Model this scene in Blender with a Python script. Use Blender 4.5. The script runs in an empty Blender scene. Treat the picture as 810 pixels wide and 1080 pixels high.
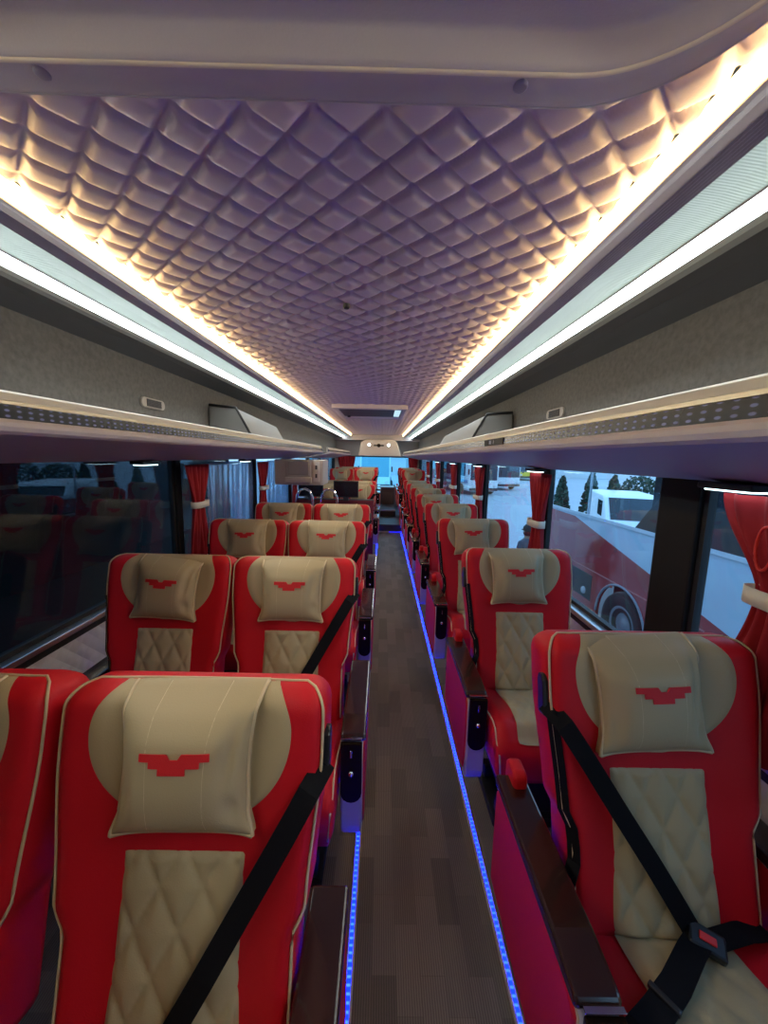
import bpy, math, random
import numpy as np
from mathutils import Matrix, Vector
random.seed(7)
rng = np.random.default_rng(5)
PI = math.pi
SC = bpy.context.scene
COL = SC.collection

# ------------------------------------------------------------------ materials
def nd(nt, typ, **kw):
    n = nt.nodes.new(typ)
    for k, v in kw.items():
        if k.startswith('i_'):
            n.inputs[k[2:].replace('_', ' ')].default_value = v
        else:
            setattr(n, k, v)
    return n

def mat(name, col, rough=0.5, metal=0.0, bump=None, emit=None, spec=0.5, coat=0.0, mottle=None):
    m = bpy.data.materials.new(name); m.use_nodes = True
    nt = m.node_tree; b = nt.nodes['Principled BSDF']
    b.inputs['Base Color'].default_value = (*col, 1)
    b.inputs['Roughness'].default_value = rough
    b.inputs['Metallic'].default_value = metal
    b.inputs['Specular IOR Level'].default_value = spec
    b.inputs['Coat Weight'].default_value = coat
    b.inputs['Coat Roughness'].default_value = 0.08
    if emit:
        b.inputs['Emission Color'].default_value = (*emit[0], 1)
        b.inputs['Emission Strength'].default_value = emit[1]
    tc = None
    if bump or mottle:
        tc = nd(nt, 'ShaderNodeTexCoord')
    if bump:
        no = nd(nt, 'ShaderNodeTexNoise', i_Scale=bump[0], i_Detail=3.0)
        bp = nd(nt, 'ShaderNodeBump', i_Strength=bump[1], i_Distance=0.002)
        nt.links.new(tc.outputs['Object'], no.inputs['Vector'])
        nt.links.new(no.outputs['Fac'], bp.inputs['Height'])
        nt.links.new(bp.outputs['Normal'], b.inputs['Normal'])
    if mottle:
        no = nd(nt, 'ShaderNodeTexNoise', i_Scale=mottle[0], i_Detail=4.0)
        mx = nd(nt, 'ShaderNodeMixRGB', blend_type='MIX')
        c2 = [min(1, c * mottle[1]) for c in col]
        mx.inputs[1].default_value = (*col, 1); mx.inputs[2].default_value = (*c2, 1)
        nt.links.new(tc.outputs['Object'], no.inputs['Vector'])
        nt.links.new(no.outputs['Fac'], mx.inputs[0])
        nt.links.new(mx.outputs[0], b.inputs['Base Color'])
    return m

def emat(name, col, s):
    m = bpy.data.materials.new(name); m.use_nodes = True
    nt = m.node_tree; nt.nodes.clear()
    e = nd(nt, 'ShaderNodeEmission'); e.inputs[0].default_value = (*col, 1); e.inputs[1].default_value = s
    o = nd(nt, 'ShaderNodeOutputMaterial'); nt.links.new(e.outputs[0], o.inputs[0])
    return m

RED = mat('red_leather', (0.52, 0.008, 0.017), 0.5, bump=(420, 0.25), spec=0.22)
CREAM = mat('cream_leather', (0.40, 0.325, 0.19), 0.5, bump=(380, 0.2), spec=0.25)
PIPE = mat('cream_piping', (0.55, 0.44, 0.27), 0.5)
EMB = mat('red_embroidery', (0.60, 0.010, 0.015), 0.6, bump=(900, 0.5))
BELT = mat('black_webbing', (0.006, 0.006, 0.008), 0.8, bump=(900, 0.3), spec=.12)
BLACK = mat('black_plastic', (0.012, 0.012, 0.014), 0.35)
PIANO = mat('piano_black', (0.010, 0.005, 0.003), 0.4, spec=.06)
WOOD = mat('dark_wood', (0.032, 0.012, 0.010), 0.22, coat=0.45, mottle=(18, 0.4))
CHROME = mat('chrome', (0.8, 0.8, 0.82), 0.12, 1.0)
ALU = mat('aluminium', (0.62, 0.62, 0.62), 0.32, 1.0)
LILAC = mat('pale_grey_plastic', (0.42, 0.40, 0.46), 0.45)
BASEM = mat('seat_base_metal', (0.013, 0.013, 0.015), 0.6, spec=.2)
DGREY = mat('dark_grey_metal', (0.05, 0.05, 0.055), 0.5)
RACK = mat('rack_moulding', (0.43, 0.40, 0.42), 0.5, bump=(150, 0.08))
LIPM = mat('cream_rail', (0.52, 0.50, 0.43), 0.4)
FELT = mat('grey_felt', (0.23, 0.225, 0.205), 0.95, bump=(70, 0.9), mottle=(45, 0.42))
TRIMG = mat('grey_trim', (0.33, 0.30, 0.31), 0.5)
TAN = mat('tan_trim', (0.46, 0.36, 0.31), 0.5)
HEADER = mat('header_moulding', (0.60, 0.545, 0.49), 0.6, bump=(250, 0.15))
CURT = mat('red_curtain', (0.30, 0.004, 0.010), 0.85, bump=(300, 0.3))
BAND = mat('cream_band', (0.70, 0.66, 0.55), 0.7)
SCREEN = mat('dark_screen', (0.010, 0.012, 0.015), 0.2)
BEIGE = mat('beige_plastic', (0.44, 0.40, 0.35), 0.5)
RUB = mat('black_rubber', (0.010, 0.010, 0.011), 0.6)
PILL = mat('black_pillar_cover', (0.010, 0.010, 0.011), 0.5, bump=(200, 0.1), spec=.2)
CREAMW = mat('cream_wall', (0.42, 0.40, 0.37), 0.6)

def quilt_wall_mat():
    m = mat('silver_quilted_fabric', (0.60, 0.60, 0.61), 0.55)
    nt = m.node_tree; b = nt.nodes['Principled BSDF']
    tc = nd(nt, 'ShaderNodeTexCoord')
    mp = nd(nt, 'ShaderNodeMapping'); mp.inputs['Rotation'].default_value = (PI/4, 0, 0)
    mp.inputs['Scale'].default_value = (20, 20, 20)
    ck = nd(nt, 'ShaderNodeTexVoronoi', i_Scale=1.0); ck.inputs['Randomness'].default_value = 0.0
    bp = nd(nt, 'ShaderNodeBump', i_Strength=0.8, i_Distance=0.012, invert=True)
    nt.links.new(tc.outputs['Object'], mp.inputs[0]); nt.links.new(mp.outputs[0], ck.inputs['Vector'])
    nt.links.new(ck.outputs['Distance'], bp.inputs['Height']); nt.links.new(bp.outputs[0], b.inputs['Normal'])
    return m
WALLQ = quilt_wall_mat()

def floor_mat():
    m = mat('striped_grey_carpet_planks', (0.1, 0.1, 0.1), 0.42, spec=0.45)
    nt = m.node_tree; b = nt.nodes['Principled BSDF']
    tc = nd(nt, 'ShaderNodeTexCoord')
    mp = nd(nt, 'ShaderNodeMapping'); mp.inputs['Rotation'].default_value = (0, 0, PI/2)
    br = nd(nt, 'ShaderNodeTexBrick', i_Scale=1.0)
    br.inputs['Color1'].default_value = (0.28, 0.255, 0.23, 1)
    br.inputs['Color2'].default_value = (0.16, 0.147, 0.135, 1)
    br.inputs['Mortar'].default_value = (0.19, 0.17, 0.145, 1)
    br.inputs['Mortar Size'].default_value = 0.0008
    br.inputs['Brick Width'].default_value = 0.22; br.inputs['Row Height'].default_value = 0.075
    br.offset = 0.4
    nt.links.new(tc.outputs['Object'], mp.inputs[0]); nt.links.new(mp.outputs[0], br.inputs['Vector'])
    wv = nd(nt, 'ShaderNodeTexWave', wave_type='BANDS', bands_direction='X', i_Scale=42.0, i_Distortion=1.2, i_Detail=2.0)
    nt.links.new(tc.outputs['Object'], wv.inputs['Vector'])
    mx = nd(nt, 'ShaderNodeMixRGB', blend_type='MULTIPLY'); mx.inputs[0].default_value = 0.45
    nt.links.new(br.outputs['Color'], mx.inputs[1]); nt.links.new(wv.outputs['Color'], mx.inputs[2])
    nt.links.new(mx.outputs[0], b.inputs['Base Color'])
    bp = nd(nt, 'ShaderNodeBump', i_Strength=0.25, i_Distance=0.002)
    nt.links.new(wv.outputs['Fac'], bp.inputs['Height']); nt.links.new(bp.outputs[0], b.inputs['Normal'])
    return m
FLOOR = floor_mat()

QUILT = mat('quilted_ceiling_vinyl', (0.57, 0.49, 0.52), 0.42, bump=(260, 0.12), spec=0.4)

def vent_mat():
    # black strip with rows of vent holes; bluish light in them put in colour
    m = mat('black_vent_strip', (0.006, 0.006, 0.010), 0.25)
    nt = m.node_tree; b = nt.nodes['Principled BSDF']
    tc = nd(nt, 'ShaderNodeTexCoord')
    mp = nd(nt, 'ShaderNodeMapping'); mp.inputs['Scale'].default_value = (0.0, 1/0.030, 1/0.0125)
    vo = nd(nt, 'ShaderNodeTexVoronoi', i_Scale=1.0); vo.inputs['Randomness'].default_value = 0.0
    rp = nd(nt, 'ShaderNodeValToRGB')
    rp.color_ramp.elements[0].position = 0.17; rp.color_ramp.elements[0].color = (0.16, 0.18, 0.40, 1)
    rp.color_ramp.elements[1].position = 0.26; rp.color_ramp.elements[1].color = (0.006, 0.006, 0.012, 1)
    nt.links.new(tc.outputs['Object'], mp.inputs[0]); nt.links.new(mp.outputs[0], vo.inputs['Vector'])
    nt.links.new(vo.outputs['Distance'], rp.inputs[0]); nt.links.new(rp.outputs[0], b.inputs['Base Color'])
    return m
VENT = vent_mat(); VENT.node_tree.nodes['Principled BSDF'].inputs['Specular IOR Level'].default_value = .12

def led_mat():
    m = bpy.data.materials.new('blue_led_tape'); m.use_nodes = True
    nt = m.node_tree; nt.nodes.clear()
    tc = nd(nt, 'ShaderNodeTexCoord')
    mp = nd(nt, 'ShaderNodeMapping'); mp.inputs['Scale'].default_value = (0, 1/0.019, 0)
    vo = nd(nt, 'ShaderNodeTexVoronoi', i_Scale=1.0, voronoi_dimensions='3D'); vo.inputs['Randomness'].default_value = 0.0
    rp = nd(nt, 'ShaderNodeValToRGB')
    e0, e1 = rp.color_ramp.elements
    e0.position = 0.10; e0.color = (0.003, 0.011, 1, 1)
    e1.position = 0.24; e1.color = (0.0004, 0.0022, 0.62, 1)
    e = nd(nt, 'ShaderNodeEmission', i_Strength=LED_S)
    o = nd(nt, 'ShaderNodeOutputMaterial')
    nt.links.new(tc.outputs['Object'], mp.inputs[0]); nt.links.new(mp.outputs[0], vo.inputs['Vector'])
    nt.links.new(vo.outputs['Distance'], rp.inputs[0]); nt.links.new(rp.outputs[0], e.inputs[0]); nt.links.new(e.outputs[0], o.inputs[0])
    return m
LED_S = 29.0
LED = led_mat()

def glass_mat(name, tint, ior=1.5, haze=0.0):
    m = bpy.data.materials.new(name); m.use_nodes = True
    nt = m.node_tree; nt.nodes.clear()
    t = nd(nt, 'ShaderNodeBsdfTransparent'); t.inputs[0].default_value = (*tint, 1)
    g = nd(nt, 'ShaderNodeBsdfGlossy', i_Roughness=0.01)
    fr = nd(nt, 'ShaderNodeFresnel', i_IOR=ior)
    ge = nd(nt, 'ShaderNodeNewGeometry'); ma = nd(nt, 'ShaderNodeMath', operation='MULTIPLY_ADD')
    ma.inputs[1].default_value = 1/ior - ior; ma.inputs[2].default_value = ior
    nt.links.new(ge.outputs['Backfacing'], ma.inputs[0]); nt.links.new(ma.outputs[0], fr.inputs['IOR'])
    mx = nd(nt, 'ShaderNodeMixShader'); o = nd(nt, 'ShaderNodeOutputMaterial')
    nt.links.new(fr.outputs[0], mx.inputs[0]); nt.links.new(t.outputs[0], mx.inputs[1]); nt.links.new(g.outputs[0], mx.inputs[2])
    nt.links.new(mx.outputs[0], o.inputs[0])
    return m
GLASS = glass_mat('tinted_window_glass', (0.80, 0.91, 0.97))
GLASSD = glass_mat('darker_window_glass', (0.62, 0.72, 0.78), 1.42)
REARG = glass_mat('blue_rear_glass', (0.62, 0.90, 1.0))
def film_mat():
    m = bpy.data.materials.new('creased_clear_film'); m.use_nodes = True
    nt = m.node_tree; nt.nodes.clear()
    t = nd(nt, 'ShaderNodeBsdfTransparent'); t.inputs[0].default_value = (0.72, 0.88, 1.0, 1)
    g = nd(nt, 'ShaderNodeBsdfGlossy', i_Roughness=0.22); g.inputs[0].default_value = (0.8, 0.9, 1, 1)
    d = nd(nt, 'ShaderNodeBsdfTranslucent'); d.inputs[0].default_value = (0.45, 0.65, 0.85, 1)
    m1 = nd(nt, 'ShaderNodeMixShader'); m1.inputs[0].default_value = 0.26
    m2 = nd(nt, 'ShaderNodeMixShader'); m2.inputs[0].default_value = 0.30
    o = nd(nt, 'ShaderNodeOutputMaterial')
    nt.links.new(t.outputs[0], m1.inputs[1]); nt.links.new(d.outputs[0], m1.inputs[2])
    nt.links.new(m1.outputs[0], m2.inputs[1]); nt.links.new(g.outputs[0], m2.inputs[2]); nt.links.new(m2.outputs[0], o.inputs[0])
    return m
FILM = film_mat()

WARM = emat('warm_cove_lamp', (1.0, 0.66, 0.27), 13.0)
WHITE = emat('cool_white_lamp', (0.86, 0.97, 1.0), 19.0)
def diffuser_mat():
    m = mat('ribbed_frosted_diffuser', (0.36, 0.42, 0.39), 0.45, emit=((0.60, 0.80, 0.70), 0.26))
    nt = m.node_tree; b = nt.nodes['Principled BSDF']
    tc = nd(nt, 'ShaderNodeTexCoord')
    wv = nd(nt, 'ShaderNodeTexWave', wave_type='BANDS', bands_direction='Y', i_Scale=44.0)
    bp = nd(nt, 'ShaderNodeBump', i_Strength=0.3, i_Distance=0.002)
    nt.links.new(tc.outputs['Object'], wv.inputs['Vector']); nt.links.new(wv.outputs['Fac'], bp.inputs['Height'])
    nt.links.new(bp.outputs[0], b.inputs['Normal'])
    return m
DIFF = diffuser_mat()
READ = emat('reading_lamp_lens', (0.70, 0.95, 1.0), 3.0)
SPOTM = emat('spot_lamp_lens', (1.0, 0.96, 0.9), 7.0)

# ------------------------------------------------------------------ mesh helpers
class MB:
    def __init__(s): s.v = []; s.f = []; s.m = []
    def add(s, vs, fs, mi=0):
        o = len(s.v); s.v.extend([tuple(map(float, p)) for p in vs])
        s.f.extend([tuple(i + o for i in f) for f in fs]); s.m.extend([mi] * len(fs)); return s
    def box(s, x0, x1, y0, y1, z0, z1, mi=0):
        v = [(x, y, z) for x in (x0, x1) for y in (y0, y1) for z in (z0, z1)]
        return s.add(v, [(0,1,3,2),(4,6,7,5),(0,4,5,1),(2,3,7,6),(0,2,6,4),(1,5,7,3)], mi)
    def grid(s, P, closed_u=False, closed_v=False, mi=0):
        nu, nv = len(P), len(P[0]); vs = [p for r in P for p in r]; fs = []
        for i in range(nu if closed_u else nu - 1):
            for j in range(nv if closed_v else nv - 1):
                a = i*nv + j; b = ((i+1) % nu)*nv + j; c = ((i+1) % nu)*nv + (j+1) % nv; d = i*nv + (j+1) % nv
                fs.append((a, b, c, d))
        return s.add(vs, fs, mi)
    def tube(s, pts, r, n=6, mi=0, closed=False, cap=True):
        pts = [Vector(p) for p in pts]; N = len(pts); rings = []
        up = Vector((0.13, 0.21, 0.97))
        for i, p in enumerate(pts):
            if closed: t = pts[(i+1) % N] - pts[i-1]
            else: t = pts[min(i+1, N-1)] - pts[max(i-1, 0)]
            t.normalize() if t.length > 0 else None
            a = t.cross(up)
            if a.length < 1e-3: a = t.cross(Vector((1, 0, 0)))
            a.normalize(); b = t.cross(a)
            rr = r[i] if isinstance(r, (list, tuple)) else r
            rings.append([p + (a*math.cos(2*PI*k/n) + b*math.sin(2*PI*k/n))*rr for k in range(n)])
        s.grid(rings, closed_u=closed, closed_v=True, mi=mi)
        if cap and not closed:
            o = len(s.v) - N*n
            s.f.append(tuple(o + k for k in range(n))); s.f.append(tuple(o + (N-1)*n + n-1-k for k in range(n))); s.m += [mi, mi]
        return s
    def lathe(s, prof, c, axis='z', n=20, mi=0):
        rings = []
        for k in range(n):
            a = 2*PI*k/n; ring = []
            for r, h in prof:
                u, w = r*math.cos(a), r*math.sin(a)
                q = {'z': (u, w, h), 'x': (h, u, w), 'y': (u, h, w)}[axis]
                ring.append((c[0]+q[0], c[1]+q[1], c[2]+q[2]))
            rings.append(ring)
        return s.grid(rings, closed_u=True, mi=mi)
    def prism(s, poly, y0, y1, axis='y', mi=0):
        n = len(poly)
        def P(a, b, h): return {'y': (a, h, b), 'x': (h, a, b), 'z': (a, b, h)}[axis]
        v = [P(a, b, y0) for a, b in poly] + [P(a, b, y1) for a, b in poly]
        f = [(i, (i+1) % n, n + (i+1) % n, n + i) for i in range(n)] + [tuple(range(n))[::-1], tuple(range(n, 2*n))]
        return s.add(v, f, mi)
    def build(s, name, mats, parent=None, smooth=False, bevel=0, seg=2, loc=None, solid=0):
        me = bpy.data.meshes.new(name); me.from_pydata(s.v, [], s.f)
        for m in (mats if isinstance(mats, (list, tuple)) else [mats]): me.materials.append(m)
        me.polygons.foreach_set('material_index', s.m)
        if smooth: me.polygons.foreach_set('use_smooth', [True]*len(s.f))
        me.update()
        import bmesh
        bm = bmesh.new(); bm.from_mesh(me); bmesh.ops.recalc_face_normals(bm, faces=bm.faces); bm.to_mesh(me); bm.free()
        o = bpy.data.objects.new(name, me); COL.objects.link(o)
        if parent: o.parent = parent
        if loc: o.location = loc
        if solid:
            md = o.modifiers.new('thickness', 'SOLIDIFY'); md.thickness = solid; md.offset = 0
        if bevel:
            md = o.modifiers.new('edges', 'BEVEL'); md.width = bevel; md.segments = seg; md.limit_method = 'ANGLE'; md.angle_limit = 0.6
            md.harden_normals = False
        return o

def tag(o, label=None, cat=None, group=None, kind=None):
    if label: o['label'] = label
    if cat: o['category'] = cat
    if group: o['group'] = group
    if kind: o['kind'] = kind
    return o
def thing(name, label, cat, loc=(0, 0, 0), group=None):
    o = bpy.data.objects.new(name, None); COL.objects.link(o); o.location = loc; o.empty_display_size = 0.1
    return tag(o, label, cat, group)
def dup(o, parent=None):
    c = o.copy(); COL.objects.link(c)
    if parent: c.parent = parent
    for ch in list(o.children): dup(ch, c)
    return c
def struct(o): o['kind'] = 'structure'; return o
def ss(a, b, x):
    t = min(1, max(0, (x - a)/(b - a))); return t*t*(3 - 2*t)

# ------------------------------------------------------------------ camera
CAMZ = 1.58
R = Vector((0.99973, -0.00381, 0.02214)); 
f_ = 405.0; th = math.atan(57.97/405); psi = 2.78/409; de = 0.022
c_, s_ = math.cos(-psi), math.sin(-psi)
def rz(v): return Vector((c_*v[0] - s_*v[1], s_*v[0] + c_*v[1], v[2]))
F0 = rz((0, math.cos(th), -math.sin(th))); U0 = rz((0, math.sin(th), math.cos(th))); R0 = rz((1, 0, 0))
R = R0*math.cos(de) + U0*math.sin(de); U = U0*math.cos(de) - R0*math.sin(de)
cam = bpy.data.cameras.new('camera'); co = bpy.data.objects.new('camera', cam); COL.objects.link(co)
M = Matrix((R, U, -F0)).transposed().to_4x4(); M.translation = (0, 0, CAMZ); co.matrix_world = M
cam.sensor_fit = 'VERTICAL'; cam.sensor_height = 36.0; cam.lens = 36.0*f_/1080; cam.clip_start = 0.02; cam.clip_end = 400
SC.camera = co

# ------------------------------------------------------------------ room shell
CX = -0.16                 # bus centre line
WR, WL = CX + 1.20, CX - 1.20
YF, YB = -1.3, 11.2        # front and rear ends
def S(side, d): return CX + side*d      # side +1 = single-seat side, -1 = pair side
STEPY, STEPZ = 8.0, 0.17

struct(MB().box(WL - .1, WR + .1, YF, YB + .1, -0.12, 0.0).build('floor', FLOOR))
b = MB().box(WL - .05, WR + .05, STEPY, YB, 0.0, STEPZ)
struct(b.build('trim_1', mat('dark_step_vinyl', (0.045, 0.045, 0.05), 0.4), bevel=.01))

def wall(side, name):
    x0, x1 = (WR, WR + .07) if side > 0 else (WL - .07, WL)
    b = MB()
    b.box(x0, x1, YF, YB, 0, .79)
    return struct(b.build(name, WALLQ))
wall(1, 'wall_right'); wall(-1, 'wall_left')
for i, side in enumerate((1, -1)):      # upper wall behind the racks (felt)
    a, c = sorted((S(side, 1.18), S(side, 1.27)))
    struct(MB().box(a, c, YF, YB, 1.58, 2.14).build('wall_upper_%s' % ('right' if side > 0 else 'left'), FELT))

# ---------- quilted ceiling
QD = 0.695; CZ = CAMZ + 0.612; DG = 0.1253
def quilt_rows(ys, nx):
    xs = np.linspace(CX - QD, CX + QD, nx); P = []
    for y in ys:
        a = (xs + y)/DG - .06; c = (xs - y)/DG + .19
        sa = np.abs(np.sin(PI*a)); sc = np.abs(np.sin(PI*c))
        m = np.minimum(sa, sc); q = np.minimum(1, m/.62); q = q*q*(3 - 2*q); h = 0.0165*q**.62 + 0.0025*m*np.maximum(sa, sc)
        h = h*(1 + 0.10*np.sin(13.1*xs + 7*y)*np.sin(9.7*y - 3*xs))
        P.append([(x, y, CZ - hh) for x, hh in zip(xs, h)])
    return P
b = MB()
b.grid(quilt_rows(np.arange(0.40, 3.0, 0.0065), 216))
b.grid(quilt_rows(np.arange(2.9935, 11.2, 0.0146), 97))
def edge_y(x):
    d = abs(x - CX)
    return .722 if d < .44 else .722 - .235*(1 - math.sqrt(max(0, 1 - ((d - .44)/.235)**2))) if d < .675 else .487
keep = [all(b.v[i][1] > edge_y(b.v[i][0]) - .012 for i in f) for f in b.f]
b.f = [f for f, k in zip(b.f, keep) if k]; b.m = [0]*len(b.f)
struct(b.build('ceiling', QUILT, smooth=True))
struct(MB().box(WL - .07, WR + .07, YF, YB + .1, 2.27, 2.33).build('roof', DGREY))

# ---------- cove, ribbed trim, fixtures
n_trim = 2
for side in (1, -1):
    sd = 'singles' if side > 0 else 'pairs'
    def strip(name, pts, m, parent=None, y0=-1.2, y1=10.7, segs=1, depth=.012, z_off=0):
        poly = [(S(side, d), CAMZ + z) for d, z in pts] + [(S(side, d), CAMZ + z + depth) for d, z in reversed(pts)]
        b = MB()
        ys = np.linspace(y0, y1, segs + 1)
        for k in range(segs): b.prism(poly, ys[k], ys[k+1])
        return b.build(name, m, parent)
    # warm cove lamp: an upright lit strip at the edge of the quilt
    t = thing('cove_light', 'warm yellow light strip along the quilted ceiling edge, over the %s' % ('single seats' if side > 0 else 'paired seats'), 'light strip', (S(side, .70), 0, CAMZ + .58))
    poly = [(side*0.0, -.020), (side*0.006, -.022), (side*0.006, .026), (0, .026)]
    b = MB(); ys = np.linspace(-1.2, 10.6, 25)
    for k in range(24): b.prism(poly, ys[k], ys[k+1])
    b.build('lamp_strip', WARM, t)
    MB().prism([(side*.006, -.026), (side*.016, -.026), (side*.016, .03), (side*.006, .03)], -.6, 10.65).build('housing', TAN, t)
    tr = strip('trim_%d' % n_trim, [(.716, .560), (.738, .563), (.762, .562)], TAN); struct(tr); n_trim += 1
    b = MB()
    rib = []
    for k in range(13):
        d = .762 + .043*k/12; rib.append((d, .5615 - .0055*k/12 + (.003 if k % 2 else 0)))
    tr = strip('trim_%d' % n_trim, rib, TRIMG); struct(tr); n_trim += 1
    t = thing('ceiling_light', 'long cool white light fixture with ribbed frosted diffuser above the %s' % ('single seats' if side > 0 else 'paired seats'), 'ceiling light')
    strip('diffuser', [(.806, .556), (.850, .551), (.899, .541)], DIFF, t, segs=12)
    strip('lamp_strip', [(.903, .5385), (.920, .531), (.934, .5155)], WHITE, t, segs=24)
    strip('edge_bead', [(.899, .540), (.903, .537)], TRIMG, t, depth=.02)
    strip('housing', [(.935, .515), (.945, .505), (.965, .500), (.972, .512)], mat('fixture_housing', (0.30, 0.31, 0.27), .4), t, depth=.03)
    tr = strip('trim_%d' % n_trim, [(.972, .512), (1.06, .515), (1.19, .49)], mat('rack_roof_panel', (0.10, 0.10, 0.095), .7), depth=.02); struct(tr); n_trim += 1

# ---------- luggage racks
def rack(side, y0, y1, label, taper=False):
    t = thing('luggage_rack', label, 'luggage rack', (S(side, .95), y0, CAMZ))
    L = y1 - y0
    def prof(poly, yy0, yy1, name, m, smooth=False, bevel=0):
        return MB().prism([(side*(d - .95), z) for d, z in poly], yy0, yy1).build(name, m, t, smooth=smooth, bevel=bevel)
    nose = [(.703, .068), (.692, .060), (.688, .050), (.690, .040), (.700, .033), (.83, .010), (1.00, -.022), (1.15, -.050), (1.195, -.050), (1.195, .045), (.76, .055), (.72, .066)]
    prof(nose, 0, L, 'shelf_body', RACK)
    prof([(.706, .100), (.722, .100), (.722, .067), (.704, .067)], 0, L, 'vent_strip', VENT)
    prof([(.703, .101), (.703, .109), (.716, .110), (.716, .101)], 0, L, 'gold_trim', mat('pale_gold_trim', (0.55, 0.48, 0.34), .35, .6))
    prof([(.712, .110), (.716, .130), (.728, .136), (.745, .132), (.745, .056), (.722, .056), (.722, .110)], 0, L, 'lip_rail', LIPM, bevel=.002)
    # end cap with rounded silhouette
    b = MB(); rings = []
    outl = [(d - .95, z) for d, z in [(.688, .05), (.706, .12), (.735, .14), (.76, .06), (1.195, .05), (1.195, -.05), (1.15, -.055), (.70, .028)]]
    for q in range(7):
        a = q/6*PI/2; k = math.cos(a)*.35 + .65
        cx, cz = .12, .02
        rings.append([(side*(cx + (x - cx)*k), L + .20*math.sin(a), cz + (z - cz)*k) for x, z in outl])
    b.grid(rings, closed_v=True); n = len(outl); b.f.append(tuple(6*n + i for i in range(n))); b.m.append(0)
    b.build('end_cap', mat('pale_blue_cap', (0.40, 0.45, 0.50), .35), t, smooth=False)
    return t
rack(1, -.5, 10.3, 'long overhead luggage rack above the single seats, with a black vent strip')
rack(-1, -.5, 5.55, 'long overhead luggage rack above the first four rows of paired seats')
rack(-1, 6.25, 10.3, 'shorter overhead luggage rack above the rear paired seats')
# passenger service marks on the vent strip (window-side singles): small seat and number signs
def service_panel(y):
    t = thing('service_panel', 'small black panel with pale pictogram and number on the luggage rack edge', 'panel', (S(1, .7045), y, CAMZ + .084))
    MB().box(-.003, .001, -.16, .16, -.0155, .0155).build('cover', PIANO, t, bevel=.001)
    g = MB(); g.box(-.0045, -.003, -.012, -.009, -.009, .009).box(-.0045, -.003, -.016, -.012, -.001, .004)
    g.build('pictogram', mat('pale_print', (.45, .45, .5), .5), t)
    g = MB()
    for o in (.03, .05):
        g.box(-.0045, -.003, o, o + .003, -.009, .009).box(-.0045, -.003, o + .010, o + .013, -.009, .009)
        g.box(-.0045, -.003, o, o + .013, .007, .009).box(-.0045, -.003, o, o + .013, -.001, .001)
    g.build('number', mat('pale_print2', (.40, .40, .46), .5), t)
service_panel(1.92)

# vent grilles on felt
def grille(side, y, z, label):
    t = thing('vent_grille', label, 'vent', (S(side, 1.18), y, z))
    b = MB(); n = 10; poly = []
    for k in range(n + 1):
        a = -PI/2 + PI*k/n; poly.append((.085 + .028*math.cos(a), .028*math.sin(a)))
    for k in range(n + 1):
        a = PI/2 + PI*k/n; poly.append((-.085 + .028*math.cos(a), .028*math.sin(a)))
    MB().prism(poly, -side*.014, 0, 'x').build('surround', BEIGE, t, bevel=.003)
    g = MB().box(*sorted((-side*.0165, -side*.012)), -.070, .070, -.020, .020)
    g.build('mesh_insert', mat('dark_mesh', (.03, .03, .03), .6, bump=(500, .8)), t)
    g = MB()
    for k in range(5): g.box(*sorted((-side*.019, -side*.016)), -.070, .070, -.018 + k*.0085, -.015 + k*.0085)
    g.build('slats', DGREY, t)
grille(-1, 2.29, CAMZ + .275, 'small oval vent grille on the felt above the paired seats')
grille(1, 2.32, CAMZ + .275, 'small oval vent grille on the felt beside the slanted grey box')
grille(1, .93, CAMZ + .248, 'small oval vent grille on the felt above the front single seat')

# equipment fairings inside the racks
def fairing(side, y0, y1, label, slant):
    t = thing('equipment_box', label, 'box', (S(side, .98), y0, CAMZ + .055))
    L = y1 - y0
    poly = [(side*(-.13), 0), (side*(-.13), .10), (side*(-.02), .36), (side*.19, .38), (side*.19, 0)]
    P0 = [(a, 0, h*.80) for a, h in poly]; P1 = [(a*0.9 + side*.02, L, h*.66) for a, h in poly]
    b = MB(); b.add(P0 + P1, [(i, (i+1) % 5, 5 + (i+1) % 5, 5 + i) for i in range(5)] + [(4,3,2,1,0), (5,6,7,8,9)])
    b.build('casing', mat('box_grey', (.22, .215, .20), .6), t, bevel=.012)
    e = MB().tube([(side*(-.135), -.004, .01), (side*(-.135), -.004, .08), (side*(-.02), -.004, .292), (side*.18, -.004, .308)], .010, 6)
    e.build('edge_seal', RUB, t, smooth=True)
    return t
fairing(1, 3.05, 5.2, 'slanted grey equipment box with black edging inside the rack over the single seats', 1)
fairing(-1, 3.0, 4.2, 'angular grey equipment box inside the rack over the paired seats', 1)
t = thing('rolled_mat', 'dark grey roll lying in the rack below the angular grey box', 'roll', (S(-1, .80), 3.15, CAMZ + .095))
b = MB(); rings = []
for k in range(60):
    a = k/60*2*PI*2.4; r = .018 + .014*k/60
    rings.append([(r*math.cos(a), -.22, r*math.sin(a)), (r*math.cos(a), .30, r*math.sin(a))])
b.grid(rings); b.build('rolled_sheet', mat('dark_grey_rubber', (.03, .03, .033), .6), t, smooth=True, solid=.004)

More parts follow.
